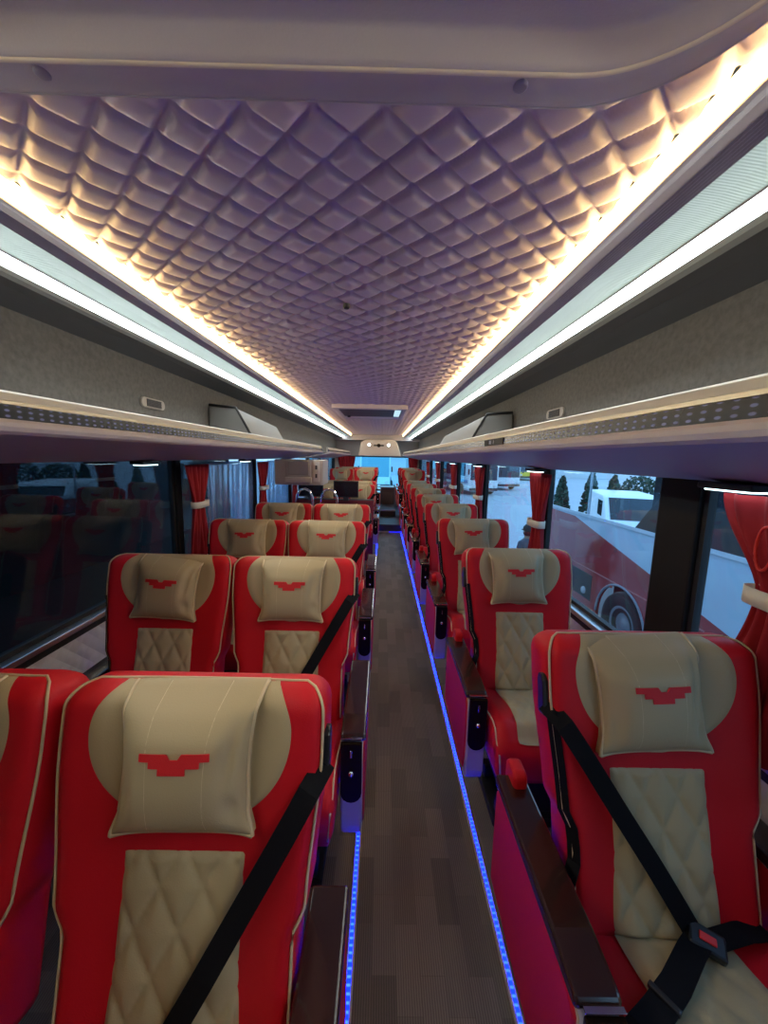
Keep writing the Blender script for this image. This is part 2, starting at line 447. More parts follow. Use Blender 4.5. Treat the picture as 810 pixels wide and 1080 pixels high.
# ---------- windows: pillars, glass, sill
SILLZ, TOPZ = 0.80, 1.60
panes_R = [(-1.2, -.1), (-.1, 1.26), (1.445, 2.46), (2.56, 3.98), (4.08, 5.42), (5.52, 6.95), (7.05, 8.5), (8.6, 10.9)]
panes_L = [(-1.2, .0), (.0, 2.57), (2.64, 4.12), (4.22, 5.72), (5.86, 7.2), (7.3, 8.6), (8.7, 10.9)]
n_win = 1
def side_windows(side, panes):
    global n_win
    x = WR if side > 0 else WL
    def X(a, b_): return sorted((x + side*a, x + side*b_))
    for (a, c) in panes:
        w = MB()
        for (p, q, r, s) in ((a, c, SILLZ, SILLZ + .02), (a, c, TOPZ - .02, TOPZ), (a, a + .02, SILLZ, TOPZ), (c - .02, c, SILLZ, TOPZ)):
            w.box(*X(.028, .055), p, q, r, s)
        o = struct(w.build('window_%d' % n_win, RUB)); n_win += 1
        MB().box(*X(.039, .044), a + .018, c - .018, SILLZ + .018, TOPZ - .018).build('pane', GLASS if side > 0 else GLASSD, o)
    b = MB()
    edges = [YF] + [v for p in panes for v in p] + [YB]
    for k in range(0, len(edges), 2):
        if edges[k+1] - edges[k] > .02: b.box(*X(.012, .07), edges[k], edges[k+1], .79, 1.60)
    struct(b.build('wall_pillars_%s' % ('right' if side > 0 else 'left'), PILL, bevel=.006))
    s = MB().box(*X(-.012, .03), YF, YB, .775, .800).build('sill_%s' % ('right' if side > 0 else 'left'), ALU, bevel=.004); struct(s)
    s = MB().box(*X(-.004, .05), YF, YB, .745, .775).build('trim_%d' % (20 + (side > 0)), RUB); struct(s)
side_windows(1, panes_R); side_windows(-1, panes_L)

# rear wall, rear window
b = MB()
b.box(WL - .07, WR + .07, YB, YB + .08, 0, .74)
b.box(WL - .07, WR + .07, YB, YB + .08, 1.60, 2.3)
b.box(WL - .07, WL + .12, YB, YB + .08, .74, 1.60); b.box(WR - .12, WR + .07, YB, YB + .08, .74, 1.60)
struct(b.build('wall_rear', CREAMW))
w = MB()
xa, xb = WL + .12, WR - .12
for (p, q, r, s) in ((xa, xb, .74, .77), (xa, xb, 1.57, 1.60), (xa, xa + .03, .74, 1.6), (xb - .03, xb, .74, 1.6)): w.box(p, q, YB + .02, YB + .06, r, s)
o = struct(w.build('window_%d' % n_win, RUB)); n_win += 1
MB().box(xa + .028, xb - .028, YB + .036, YB + .042, .768, 1.572).build('pane', REARG, o)
# unseen front wall, closed over the windscreen to keep daylight out
b = MB()
b.box(WL - .07, WR + .07, YF - .08, YF, 0, 2.3)
struct(b.build('wall_front', DGREY))
# rear header
hp = [(-.66, 1.60), (.50, 1.60), (.40, 1.94), (.33, 2.02), (.25, 2.045), (-.45, 2.045), (-.53, 2.02), (-.60, 1.94)]
struct(MB().prism(hp, 10.55, 11.15).build('trim_30', HEADER, bevel=.02))
struct(MB().box(WL, WR, 10.70, 11.2, 2.03, 2.28).build('wall_header_rear', TRIMG))
for nm, px, lab in (('a', -.37, 'small round spotlight on the rear header above the paired seats side'), ('b', .155, 'small round spotlight on the rear header above the single seats side')):
    t = thing('spotlight', lab, 'spotlight', (px, 10.55, 1.90))
    MB().lathe([(.0, -.012), (.05, -.014), (.056, -.004), (.056, .004)], (0, 0, 0), 'y').build('bezel', ALU, t, smooth=True)
    MB().lathe([(.0, -.020), (.028, -.019), (.038, -.012)], (0, 0, 0), 'y').build('lens', SPOTM, t, smooth=True)
t = thing('camera_dome', 'small dark camera unit between the two rear spotlights', 'camera', (-.11, 10.55, 1.885))
MB().lathe([(.0, -.07), (.035, -.055), (.05, -.02), (.05, 0)], (0, 0, 0), 'y').build('dome', PIANO, t, smooth=True)
MB().box(-.14, .14, -.012, .0, -.022, .022).build('base_plate', DGREY, t, bevel=.006)
# rear aisle box + step
t = thing('rear_console', 'dark grey console box closing the aisle below the rear window', 'console', (.155, 10.45, STEPZ))
MB().box(-.185, .185, 0, .62, 0, .56).build('body', mat('console_grey', (.10, .10, .105), .45), t, bevel=.02)
MB().box(-.19, .19, -.02, .64, .56, .60).build('top', mat('console_top', (.15, .15, .155), .4), t, bevel=.01)
MB().box(-.15, .15, -.006, .0, .10, .46).build('front_panel', mat('console_panel', (.13, .13, .135), .4), t, bevel=.004)
t = thing('aisle_step', 'dark grey low step at the rear end of the aisle', 'step', (.155, 9.2, STEPZ))
MB().box(-.185, .185, 0, 1.22, 0, .14).build('tread', mat('step_vinyl', (.07, .07, .075), .45), t, bevel=.01)
MB().box(-.185, .185, -.008, .02, .115, .146).build('nosing', ALU, t, bevel=.003)

# ---------- front ceiling hatch surround (swept moulding)
def plan_path(off):
    """plan curve of the moulding edge, moved towards the front by off"""
    pts = []
    dstr, ex, ey = .44 - off*.12, .235, .235
    yb = .722 - off
    pts += [(CX - dstr + 2*dstr*k/16, yb) for k in range(17)]
    arc = []
    for k in range(1, 15):
        a = PI/2*k/14
        arc.append((CX + dstr + ex*math.sin(a), yb - ey*(1 - math.cos(a))))
    arc += [(CX + dstr + ex, yb - ey - .12*k) for k in range(1, 7)]
    left = [(2*CX - x, y) for x, y in arc][::-1]
    return left + pts + arc
prof = [(0.0, .612), (0.0, .580), (.002, .576), (.006, .575), (.010, .577), (.020, .582), (.046, .584), (.051, .580), (.055, .575), (.060, .5735), (.065, .575), (.070, .580), (.086, .601), (.094, .605), (.12, .604), (.175, .603), (.25, .602), (.45, .600)]
P = []
for off, z in prof:
    P.append([(x, y, CAMZ + z) for x, y in plan_path(off)])
b = MB(); b.grid(P)
struct(b.build('trim_31', HEADER, smooth=True))
t = MB(); t.tube([(x, y - .002, CAMZ + .577) for x, y in plan_path(0)], .0030, 6)
struct(t.build('trim_32', mat('pale_bead', (.5, .46, .42), .4), smooth=True))
struct(MB().box(CX - .70, CX + .70, -1.25, .30, CAMZ + .61, CAMZ + .64).build('trim_33', HEADER))
t = MB(); t.tube([(x, y, CAMZ + .5745) for x, y in plan_path(.0585)], .0042, 6)
struct(t.build('trim_34', mat('ridge_highlight_bead', (.80, .70, .50), .4), smooth=True))  # pale bead added along the ridge; its highlight is put into the colour
for (px, py, z, lab) in ((-.545, .694, .585, 'round plastic screw cap on the ceiling moulding at the paired seats side'), (.205, .693, .585, 'round plastic screw cap on the ceiling moulding at the single seats side')):
    o = MB().lathe([(0, -.006), (.008, -.006), (.0115, -.004), (.012, 0.006)], (0, 0, 0), 'z').build('screw_cap', mat('cap_plastic', (.34, .31, .33), .35), smooth=True, loc=(px, py, CAMZ + z))
    tag(o, lab, 'cap')

# small black ceiling button and roof hatch
t = thing('ceiling_sensor', 'small dark round sensor on the quilted ceiling', 'sensor', (-.155, 1.62, CZ - .022))
MB().lathe([(0, -.012), (.010, -.012), (.014, -.006), (.014, .004)], (0, 0, 0), 'z').build('housing', BLACK, t, smooth=True)
t = thing('roof_hatch', 'rectangular roof hatch with dark panel and pale frame in the quilted ceiling', 'roof hatch', (CX, 4.6, CZ - .03))
f = MB().box(-.44, .44, -.05, .05, -.035, .028).box(-.44, .44, 1.35, 1.41, -.02, .028).box(-.44, -.39, 0, 1.4, -.02, .028).box(.39, .44, 0, 1.4, -.02, .028)
f.build('frame', mat('pale_frame', (.50, .43, .45), .4), t, bevel=.006)
MB().box(-.39, .39, .05, 1.05, -.012, -.002).build('dark_panel', mat('smoked_panel', (.03, .03, .06), .5, spec=.2), t)
MB().box(-.39, .39, 1.05, 1.35, -.014, -.002).build('pale_panel', QUILT, t)
MB().box(.30, .375, .08, .92, -.020, -.012).build('bright_slit', emat('slit_daylight_glow', (.55, .80, .95), .8), t)  # no lamp: emissive strip stands in for daylight in the slit
MB().lathe([(0, -.02), (.02, -.02), (.025, 0)], (-.33, 1.0, -.012), 'z').build('latch', BLACK, t, smooth=True)

# ---------- blue floor LED strips
for (x, lab, y1) in ((-.069, 'blue dotted light strip on the floor along the paired seats', 8.0), (.422, 'blue dotted light strip on the floor along the single seats', 8.0)):
    t = thing('floor_light_strip', lab, 'light strip', (x, -.6, 0.0))
    inner = 1 if x < 0 else -1
    b = MB()
    ys = np.linspace(0, y1 + .6, 30)
    for k in range(29): b.box(-.0062, .0062, ys[k], ys[k+1], .004, .0105)
    b.build('lamp_strip', LED, t)
    c = MB().box(*sorted((inner*.0062, inner*.0135)), 0, y1 + .6, 0, .013).box(*sorted((-inner*.0062, -inner*.0110)), 0, y1 + .6, 0, .011).box(-.0062, .0062, 0, y1 + .6, 0, .004)
    c.build('channel', mat('white_channel', (.6, .6, .66), .4), t)
t = thing('step_light_strip', 'short blue light strip across the foot of the rear step', 'light strip', (.17, 7.985, .015))
MB().box(0, .26, -.006, .004, -.008, .008).build('lamp_strip', emat('blue_step_led', (.005, .01, .75), 1.6), t)
MB().box(-.27, .27, .004, .010, -.014, .014).build('channel', ALU, t)

# ------------------------------------------------------------------ seats
A = math.radians(15); SA, CA = math.sin(A), math.cos(A); TOP = 1.142
def bk(x, t, n):
    return (x, -t*SA - n*CA, TOP - t*CA + n*SA)
BL = .68
def bw(t, extra=0.0):
    q = min(1, t/.055)
    w = .265 - .052*(1 - math.sqrt(max(0, 1 - (1 - q)**2)))
    w -= .022*ss(.12, .42, t) + .022*ss(.40, .46, t)
    return w
def bn(x, t):
    """front surface height of the backrest"""
    ax = abs(x); w = bw(t)
    n = .022*ss(.10, .235, ax) + .010*ss(.30, .55, t)*(1 - ss(.05, .16, ax))
    n -= .014*(1 - ss(0, .20, ax))*(1 - ss(.05, .3, t))*0.5
    r = .030; q = min(1, max(0, (ax - (w - r))/r))
    n -= r*(1 - math.sqrt(max(0, 1 - q*q)))
    k = min(1, max(0, t/.050)); comp = math.sqrt(max(0, 1 - (1 - k)**2))
    mid = -.060
    return mid + (n - mid)*comp
def bbody():
    ts = [0, .0012, .004, .009, .016, .025, .036, .05] + list(np.linspace(.065, BL, 40))
    P = []
    for t in ts:
        w = bw(t); ring = []
        xs = list(np.linspace(-1, 1, 33)); xs = [math.copysign(abs(v)**.8, v) for v in xs]
        for v in xs: ring.append(bk(w*v, t, bn(w*v, t)))
        k = min(1, t/.05); comp = math.sqrt(max(0, 1 - (1 - k)**2)); mid = -.06
        nb = mid + (-.125 - mid)*comp
        ne = bn(w, t)
        for v in (1.0, .97, .88, .5, 0, -.5, -.88, -.97, -1.0):
            back = nb + (.028*comp if abs(v) == 1 else (.008*comp if abs(v) == .97 else 0))
            ring.append(bk(w*v, t, back))
        P.append(ring)
    b = MB(); b.grid(P, closed_v=True); n = len(P[0])
    b.f.append(tuple(range(n))); b.f.append(tuple((len(P)-1)*n + i for i in range(n))[::-1]); b.m += [0, 0]
    return b
def patch(fn_half, t0, t1, off, nu=25, nt=30, centre=0.0, extra=None):
    """a thin panel lying on the backrest between t0 and t1 with half width fn_half(t)"""
    P = []
    for i in range(nt + 1):
        t = t0 + (t1 - t0)*i/nt; h = fn_half(t); r = []
        for j in range(nu + 1):
            u = -1 + 2*j/nu; x = centre + h*u
            e = off*min(1, (1 - abs(u))*14)*min(1, 1)
            if extra: e += extra(x, t, u)
            r.append(bk(x, t, bn(x, t) + e + .0006))
        P.append(r)
    return MB().grid(P)
def cream_half(t):
    # wide rounded D behind the pillow
    c, rx, ry = .092, .200, .185
    if t < c: return rx*math.sqrt(max(0, 1 - ((c - t)/(ry*.80))**2))*1.0
    return rx*math.sqrt(max(.0004, 1 - ((t - c)/ry)**2))
def diamonds(x, t, w, h, amp):
    a = x/w + t/h; c = x/w - t/h
    return amp*min(1, min(abs(math.sin(PI*a)), abs(math.sin(PI*c)))**.5*1.05)
def insert_half(t): return .119 + .010*ss(.45, .68, t)
def insert_extra(x, t, u):
    e = min(1, (1 - abs(u))*9, (t - .315)/.010, (BL - t)/.01)
    return -.003 + max(0, e)*(.002 + diamonds(x, t, .084, .150, .011))
def belt_on_back(pts, w, off):
    """flat webbing through (x,t,n) points"""
    P = []; q = [Vector(bk(x, t, n)) for x, t, n in pts]
    return q
def ribbon(pts, w, nrm, th=.0016):
    pts = [Vector(p) for p in pts]; b = MB(); N = len(pts); P = []
    for i, p in enumerate(pts):
        tg = (pts[min(i+1, N-1)] - pts[max(i-1, 0)]).normalized()
        nv = Vector(nrm[i] if isinstance(nrm, list) else nrm).normalized()
        sd = tg.cross(nv).normalized(); nn = sd.cross(tg).normalized()
        P.append([p - sd*w/2 - nn*th, p + sd*w/2 - nn*th, p + sd*w/2 + nn*th, p - sd*w/2 + nn*th])
    b.grid(P, closed_v=True); o = len(b.v) - 4*N
    b.f.append((0, 1, 2, 3)); b.f.append((o+4*N-4, o+4*N-3, o+4*N-2, o+4*N-1)); b.m += [0, 0]
    return b

# pillow: u in [-1,1] across, v in [0,1] downwards, hanging over the top edge
PW, PH, PT = .138, .254, .058
def pil_half(v, sgn):
    # sides pinch in at mid height, corners flare at the bottom
    base = PW*(1 - .085*math.sin(PI*min(1, max(0, v))**.85)**1.2 - .10*v + .075*ss(.84, 1.0, v))
    return base
def pil(u, v, front=True, off=0.0):
    t = .004 + PH*v + .012*(abs(u)**3)*ss(.6, 1, v) - .010*(1 - abs(u)**2)*ss(.75, 1, v)*-.4
    x = pil_half(v, 1 if u > 0 else -1)*u
    base = bn(x, min(max(t, 0.0), .6)) if t < .05 else bn(x, t)
    e = (max(0, 1 - abs(u)**3.2))**.55*(max(0, 1 - v**5))**.6
    topk = .14 + .86*ss(0, .38, v)
    d = PT*e*topk
    # soft dents and creases towards the corners
    d *= 1 - .10*ss(.5, .95, abs(u))*(.5 + .5*math.sin(9*v + 3*u))
    d -= .013*math.exp(-((u - .74 + .25*(v - .5))/.09)**2 - ((v - .42)/.24)**2) + .011*math.exp(-((u - .80)/.10)**2 - ((v - .80)/.08)**2) + .010*math.exp(-((u + .82)/.10)**2 - ((v - .72)/.14)**2)
    d = max(d, 0)
    n = base + .005 + .021*ss(0, .20, v) + d if front else base + .004 - .0
    return bk(x, t, n + off)
def pillow_mesh():
    nu, nv = 36, 34; b = MB()
    us = [math.sin(PI/2*(-1 + 2*j/nu)) for j in range(nu + 1)]
    vs = [1 - math.cos(PI/2*i/nv)*1.0 if False else i/nv for i in range(nv + 1)]
    vs = [v if v < .8 else .8 + .2*math.sin(PI/2*(v - .8)/.2) for v in vs]
    Fr = [[pil(u, v) for u in us] for v in vs]; Bk = [[pil(u, v, False) for u in us] for v in vs]
    # top: folds over the crest of the backrest
    top = []
    for k in range(1, 7):
        a = k/6*PI*.5
        row = []
        for u in us:
            p = Vector(pil(u, 0.0)); x = p.x
            row.append((x, p.y + .040*math.sin(a), p.z - .034*(1 - math.cos(a))))
        top.append(row)
    full = top[::-1] + Fr
    b.grid(full); b.grid(Bk)
    for i in range(len(vs) - 1):
        pass
    # rim
    rimf = [Fr[i][0] for i in range(nv + 1)] + [Fr[nv][j] for j in range(nu + 1)] + [Fr[i][nu] for i in range(nv, -1, -1)]
    rimb = [Bk[i][0] for i in range(nv + 1)] + [Bk[nv][j] for j in range(nu + 1)] + [Bk[i][nu] for i in range(nv, -1, -1)]
    b.grid([rimf, rimb])
    return b, rimf
EMB_ROWS = [(.0, .345, [(0.0, .385, .455), (.585, 1.0, .55)]),]
def emblem_mesh():
    W, H = .128, .036; x0 = -W/2; v0 = .385
    def put(xn, yn, off): # xn, yn in 0..1 of emblem box
        x = x0 + W*xn; v = v0 + H*yn/PH
        return pil(x/pil_half(v, 1), v, True, off)
    b = MB()
    def poly_cells(xa0, xb0, xa1, xb1, ya, yb, n):
        for off in (.0022,):
            P = [[put(xa0 + (xb0 - xa0)*k/n, ya, off) for k in range(n + 1)],
                 [put((xa0 + xa1)/2 + ((xb0 + xb1)/2 - (xa0 + xa1)/2)*k/n, (ya + yb)/2, off) for k in range(n + 1)],
                 [put(xa1 + (xb1 - xa1)*k/n, yb, off) for k in range(n + 1)]]
            b.grid(P)
    poly_cells(0, .395, 0, .445, 0, .27, 8); poly_cells(.605, 1, .555, 1, 0, .27, 8)
    poly_cells(0, 1, 0, 1, .27, .37, 16)
    poly_cells(.145, .865, .145, .865, .37, .68, 12)
    poly_cells(.285, .67, .285, .67, .68, 1.0, 7)
    return b

CY = -.176  # crease
def cush_z(x, y):
    u = (CY + .03 - y)/.43
    z = .482 + .085*ss(0, .9, u) - .045*ss(.86, 1.0, u)**2
    z += .016*ss(.12, .20, abs(x)) - .022*ss(.20, .24, abs(x))**2
    return z
def cushion_mesh():
    b = MB(); P = []
    W = .24
    ys = [CY + .03 - .43*k/22 for k in range(23)]
    for y in ys:
        u = (CY + .03 - y)/.43
        xs = [math.copysign(abs(v)**.8, v)*W for v in np.linspace(-1, 1, 25)]
        top = [(x, y, cush_z(x, y)) for x in xs]
        zb = .36 + .02*u
        P.append(top + [(W, y, zb + .03), (W*.96, y, zb), (-W*.96, y, zb), (-W, y, zb + .03)])
    yf = ys[-1]
    fr = [(p[0]*.985, yf - .022, min(p[2], .51)) for p in P[-1]]; P.append(fr)
    fr2 = [(p[0]*.96, yf - .026, min(max(p[2], .37), .48)) for p in P[-2]]; P.append(fr2)
    b.grid(P, closed_v=True); n = len(P[0])
    b.f.append(tuple(range(n))); b.f.append(tuple((len(P)-1)*n + i for i in range(n))); b.m += [0, 0]
    return b
def cush_insert():
    P = []
    for i in range(45):
        y = CY - .004 - .41*i/44; u = i/44; r = []
        h = .126 + .03*ss(.3, 1, u)
        for j in range(33):
            q = -1 + 2*j/32; x = h*q
            e = min(1, (1 - abs(q))*9, i/2.5, (44 - i)/2.5)
            r.append((x, y, cush_z(x, y) + .0050 + max(0, e)*(.001 + diamonds(x, y, .084, .150, .008))))
        P.append(r)
    return MB().grid(P)

def arm_piece(s):
    """aisle armrest on local side s (+1/-1); returns dict of parts"""
    def XX(a, c): return sorted((s*a, s*c))
    parts = {}
    b = MB(); prof = []   # curved leather outer panel, extruded across
    ol = [(.02, .30), (.02, .60), (-.01, .635), (-.10, .640), (-.33, .628), (-.43, .618), (-.455, .60), (-.462, .50), (-.458, .36), (-.44, .295), (-.38, .275), (-.20, .28)]
    parts['side_panel'] = MB().prism(ol, *XX(.300, .330), 'x').build('side_panel', RED, bevel=.010, seg=3)
    b = MB(); b.tube([(s*.322, y, z + .004) for y, z in ol[1:10]], .0035, 5)
    parts['piping'] = b.build('piping', PIPE, smooth=True)
    b = MB().prism([(.02, .625), (.02, .655), (-.36, .658), (-.452, .650), (-.462, .636), (-.455, .622)], *XX(.248, .334), 'x')
    parts['arm_top'] = b.build('arm_top', WOOD, bevel=.008, seg=3)
    # front: pale body with black control plate
    b = MB().prism([(-.40, .255), (-.40, .62), (-.455, .62), (-.468, .60), (-.470, .31), (-.462, .275), (-.44, .255)], *XX(.250, .322), 'x')
    parts['front_body'] = b.build('front_body', LILAC, bevel=.008, seg=3)
    ol2 = []
    for k in range(9):
        a = PI + PI*k/8; ol2.append((.036*math.cos(a), .445 + .036*math.sin(a)))
    ol2 += [(.036, .632), (-.036, .632)]
    b = MB().prism([(s*.286 + x, z) for x, z in ol2], -.480, -.466)
    parts['control_plate'] = b.build('control_plate', PIANO, bevel=.003)
    b = MB().lathe([(0, -.010), (.007, -.009), (.0095, -.004), (.010, .002)], (s*.286, -.481, .525), 'y', 14)
    parts['button'] = b.build('button', CHROME, smooth=True)
    parts['switch'] = MB().box(s*.286 - .0035, s*.286 + .0035, -.487, -.479, .585, .612).build('switch', CHROME, bevel=.0015)
    parts['trim_bar'] = MB().box(s*.286 - .036, s*.286 + .036, -.472, -.462, .640, .644).build('trim_bar', CHROME, bevel=.001)
    return parts
def set_parent(o, p): o.parent = p; return o

def make_seat(side, armed=(1,), belt='diag', far_arm=False):
    """side = local x sign of the aisle"""
    t = thing('reclining_chair', 'seat', 'seat')
    back = bbody().build('backrest', RED, t, smooth=True)
    path = []
    for tt in np.linspace(BL - .02, .045, 30): w = bw(tt) - .004; path.append(bk(-w, tt, bn(-w, tt) + .002))
    for k in range(1, 8):
        tt = .045*(1 - k/8) + .005*(k/8); w = bw(tt) - .004; path.append(bk(-w, tt, bn(-w, tt) + .002))
    for k in range(15):
        w = bw(.003) - .010; x = -w + 2*w*k/14; path.append(bk(x, .003, bn(x, .003) + .001))
    for k in range(1, 8):
        tt = .005*(1 - k/8) + .045*(k/8); w = bw(tt) - .004; path.append(bk(w, tt, bn(w, tt) + .002))
    for tt in np.linspace(.045, BL - .02, 30): w = bw(tt) - .004; path.append(bk(w, tt, bn(w, tt) + .002))
    MB().tube(path, .0031, 6).build('piping', PIPE, back, smooth=True)
    patch(cream_half, .0035, .2765, .006, 28, 36).build('head_panel', CREAM, back, smooth=True)
    patch(insert_half, .315, BL, .002, 40, 64, extra=insert_extra).build('quilted_insert', CREAM, back, smooth=True)
    # pillow
    pm, rim = pillow_mesh(); p = pm.build('head_pillow', CREAM, t, smooth=True)
    MB().tube(rim, .0042, 6).build('piping', PIPE, p, smooth=True)
    sm = MB()
    for u in (-.47, .47):
        sm.tube([pil(u*(1 - .12*v), v, True, -.0008) for v in np.linspace(0.0, .97, 22)], .0010, 5)
    sm.build('seam', PIPE, p, smooth=True)
    emblem_mesh().build('emblem', EMB, p, smooth=False, solid=.0022)
    # cushion
    c = cushion_mesh().build('cushion', RED, t, smooth=True)
    cush_insert().build('quilted_insert', CREAM, c, smooth=True)
    for sg in (-1, 1):
        MB().tube([(sg*.236, y, cush_z(sg*.236, y) + .003) for y in np.linspace(CY, CY - .39, 16)] + [(sg*.232, CY - .425, .49), (sg*.225, CY - .428, .40)], .0035, 5).build('piping', PIPE, c, smooth=True)
    # base
    bs = MB().box(-.13, .13, -.44, -.12, .09, .37).box(-.16, .16, -.42, -.36, .0302, .09).box(-.16, .16, -.20, -.14, .0302, .09).box(-.18, .18, -.43, -.13, 0.0, .031)
    bs.build('base', BASEM, t, bevel=.008)
    # armrests
    s = side
    ap = arm_piece(s); a = ap.pop('front_body'); a.name = 'armrest'; a.parent = t
    for k, o in ap.items(): o.parent = a
    if s < 0: MB().prism([(.045, .58), (.045, .685), (.03, .698), (-.02, .698), (-.035, .685), (-.035, .58)], *sorted((s*.258, s*.298)), 'x').build('arm_joint', RED, a, bevel=.01, seg=3)
    if far_arm:
        fa = MB().prism([(.02, .44), (.02, .622), (-.44, .622), (-.46, .60), (-.44, .46)], *sorted((-s*.262, -s*.335)), 'x').build('armrest', RED, t, bevel=.008)
        MB().prism([(.02, .620), (.02, .652), (-.44, .652), (-.46, .635), (-.455, .620)], *sorted((-s*.252, -s*.338)), 'x').build('arm_top', WOOD, fa, bevel=.008)
        MB().tube([(-s*.262, .02, .618), (-s*.262, -.30, .618), (-s*.262, -.455, .612)], .0035, 5).build('piping', PIPE, fa, smooth=True)
    # belt
    gx = s*(bw(.17) + .004)
    g = MB().prism([(-.018, -.05), (.018, -.05), (.018, .035), (.010, .05), (-.010, .05), (-.018, .035)], -.008, .008, 'x')
    gb = g.build('belt_guide', BLACK, t, bevel=.004)
    gb.location = bk(gx, .135 if s > 0 else .15, -.018); gb.rotation_euler = (-A, 0, 0)
    fn = (0, -CA, SA)
    if belt in ('diag', 'buckled'):
        pts = []
        for k in range(15):
            q = k/14; tt = (.15 if s > 0 else .17) + .50*q
            x = s*(.262*(1 - q) - (.02 if belt == 'diag' else .055)*q)
            lift = .012 + .030*math.sin(PI*min(1, q*1.0))
            if k == 0: x = s*.268
            pts.append(bk(x, tt, bn(x, tt) + lift if k else -.005))
        ribbon(pts, .043, fn).build('belt', BELT, t)
    if belt == 'hang' or belt == 'buckled':
        pts = [bk(s*(bw(tt) - .004), tt, bn(s*(bw(tt) - .004), tt) + .004) for tt in np.linspace(.18, .52, 10)]
        pts += [(s*.245, -.17, .58), (s*.245, -.17, .40)]
        ribbon(pts, .030, (s*.75, -CA*.6, 0)).build('belt_webbing', BELT, t)
    if belt == 'buckled':
        # buckle and lap strap on the cushion
        c0 = Vector((-s*.055, -.215, .525))
        bb = MB().box(-.035, .035, -.024, .024, -.012, .012).build('buckle', BLACK, t, bevel=.006)
        bb.location = c0; bb.rotation_euler = (.25, .1, s*.55)
        rb = MB().box(-.016, .016, -.008, .008, .011, .016).build('red_button', mat('belt_button_red', (.6, .02, .02), .4), bb, bevel=.002)
        pts = [(-s*.05, -.205, .523), (0, -.24, .535), (s*.08, -.30, .548), (s*.15, -.345, .560), (s*.20, -.375, .572), (s*.235, -.39, .555)]
        ribbon(pts, .050, (0, .15, 1)).build('lap_belt', BELT, t)
        pts = [(-s*.07, -.215, .527), (-s*.15, -.20, .53), (-s*.215, -.19, .52)]
        ribbon(pts, .046, (0, .15, 1)).build('lap_belt', BELT, t)
        ad = MB().box(-.028, .028, -.006, .006, -.006, .006).build('belt_adjuster', BLACK, t, bevel=.003)
        ad.location = (s*.125, -.327, .558); ad.rotation_euler = (.1, 0, s*math.radians(56))
    return t

proto_R1 = make_seat(-1, belt='buckled', far_arm=True)
proto_R = make_seat(-1, belt='hang', far_arm=True)
proto_LA = make_seat(1, belt='diag')
proto_LW = make_seat(-1, belt='hang')

ORD = ['first', 'second', 'third', 'fourth', 'fifth', 'sixth', 'seventh', 'eighth', 'ninth', 'tenth', 'eleventh']
used = set()
def put_seat(proto, x, y, z, label, group, pil_t=(0, 0, 0), rot=0):
    if proto.name not in used: o = proto; used.add(proto.name)
    else: o = dup(proto)
    o.location = (x, y, z); o['label'] = label; o['category'] = 'passenger seat'; o['group'] = group
    for ch in o.children:
        if ch.name.startswith('head_pillow') and (pil_t != (0, 0, 0) or rot):
            cz = TOP - .06
            Mx = Matrix.Translation(Vector(pil_t)) @ Matrix.Translation((0, 0, cz)) @ Matrix.Rotation(rot, 4, Vector((0, -CA, SA))) @ Matrix.Translation((0, 0, -cz))
            ch.matrix_local = Mx
    return o
for ch in proto_LA.children:
    if ch.name.startswith('armrest'): L1ARM = ch
RX = .690; LAX = -.370; LWX = -.908
for k in range(11):
    y = .925 + .957*k; z = 0
    if y > STEPY: z = STEPZ
    if y > 10.6: break
    lab = 'single red and cream seat, %s from the front%s' % (ORD[k], ', black belt buckled across it' if k == 0 else (' among the singles' if z == 0 else ' among the singles, on the rear step'))
    put_seat(proto_R1 if k == 0 else proto_R, RX, y, z, lab, 'single seats by the windows',
             pil_t=[(-.028, 0, 0), (-.015, 0, -.002), (-.02, 0, 0), (.01, 0, 0)][k % 4], rot=[.045, .02, .03, -.02][k % 4])
rowsL = [(.735, -.03), (1.635, 0), (2.610, 0), (3.570, 0), (6.20, 0), (7.15, 0), (8.62, STEPZ), (9.58, STEPZ), (10.4, STEPZ)]
for k, (y, z) in enumerate(rowsL):
    tail = ' of pairs' + (', behind the stairwell screens' if k == 4 else ', on the rear step' if z > 0 else '')
    put_seat(proto_LA, LAX, y, z, 'red and cream seat beside the aisle, %s row%s' % (ORD[k], tail), 'paired seats, aisle side',
             pil_t=[(0, 0, 0), (-.004, 0, -.004), (.006, 0, .002), (0, 0, 0)][k % 4], rot=[.012, .0, -.02, .02][k % 4])
    put_seat(proto_LW, LWX - (.02 if k == 0 else 0), y, z, 'red and cream seat next to the window, %s row%s' % (ORD[k], tail), 'paired seats, window side',
             pil_t=[(0, 0, 0), (.006, 0, -.006), (.0, 0, 0), (0, 0, 0)][k % 4], rot=[0, -.05, .02, .0][k % 4])

for ch in proto_R1.children:
    if ch.name.startswith('armrest') and any('control' in c.name for c in ch.children): ch.location = (0, .075, 0)
L1ARM.location = (-.02, 0, -.02)   # the nearest aisle armrest sits a little lower
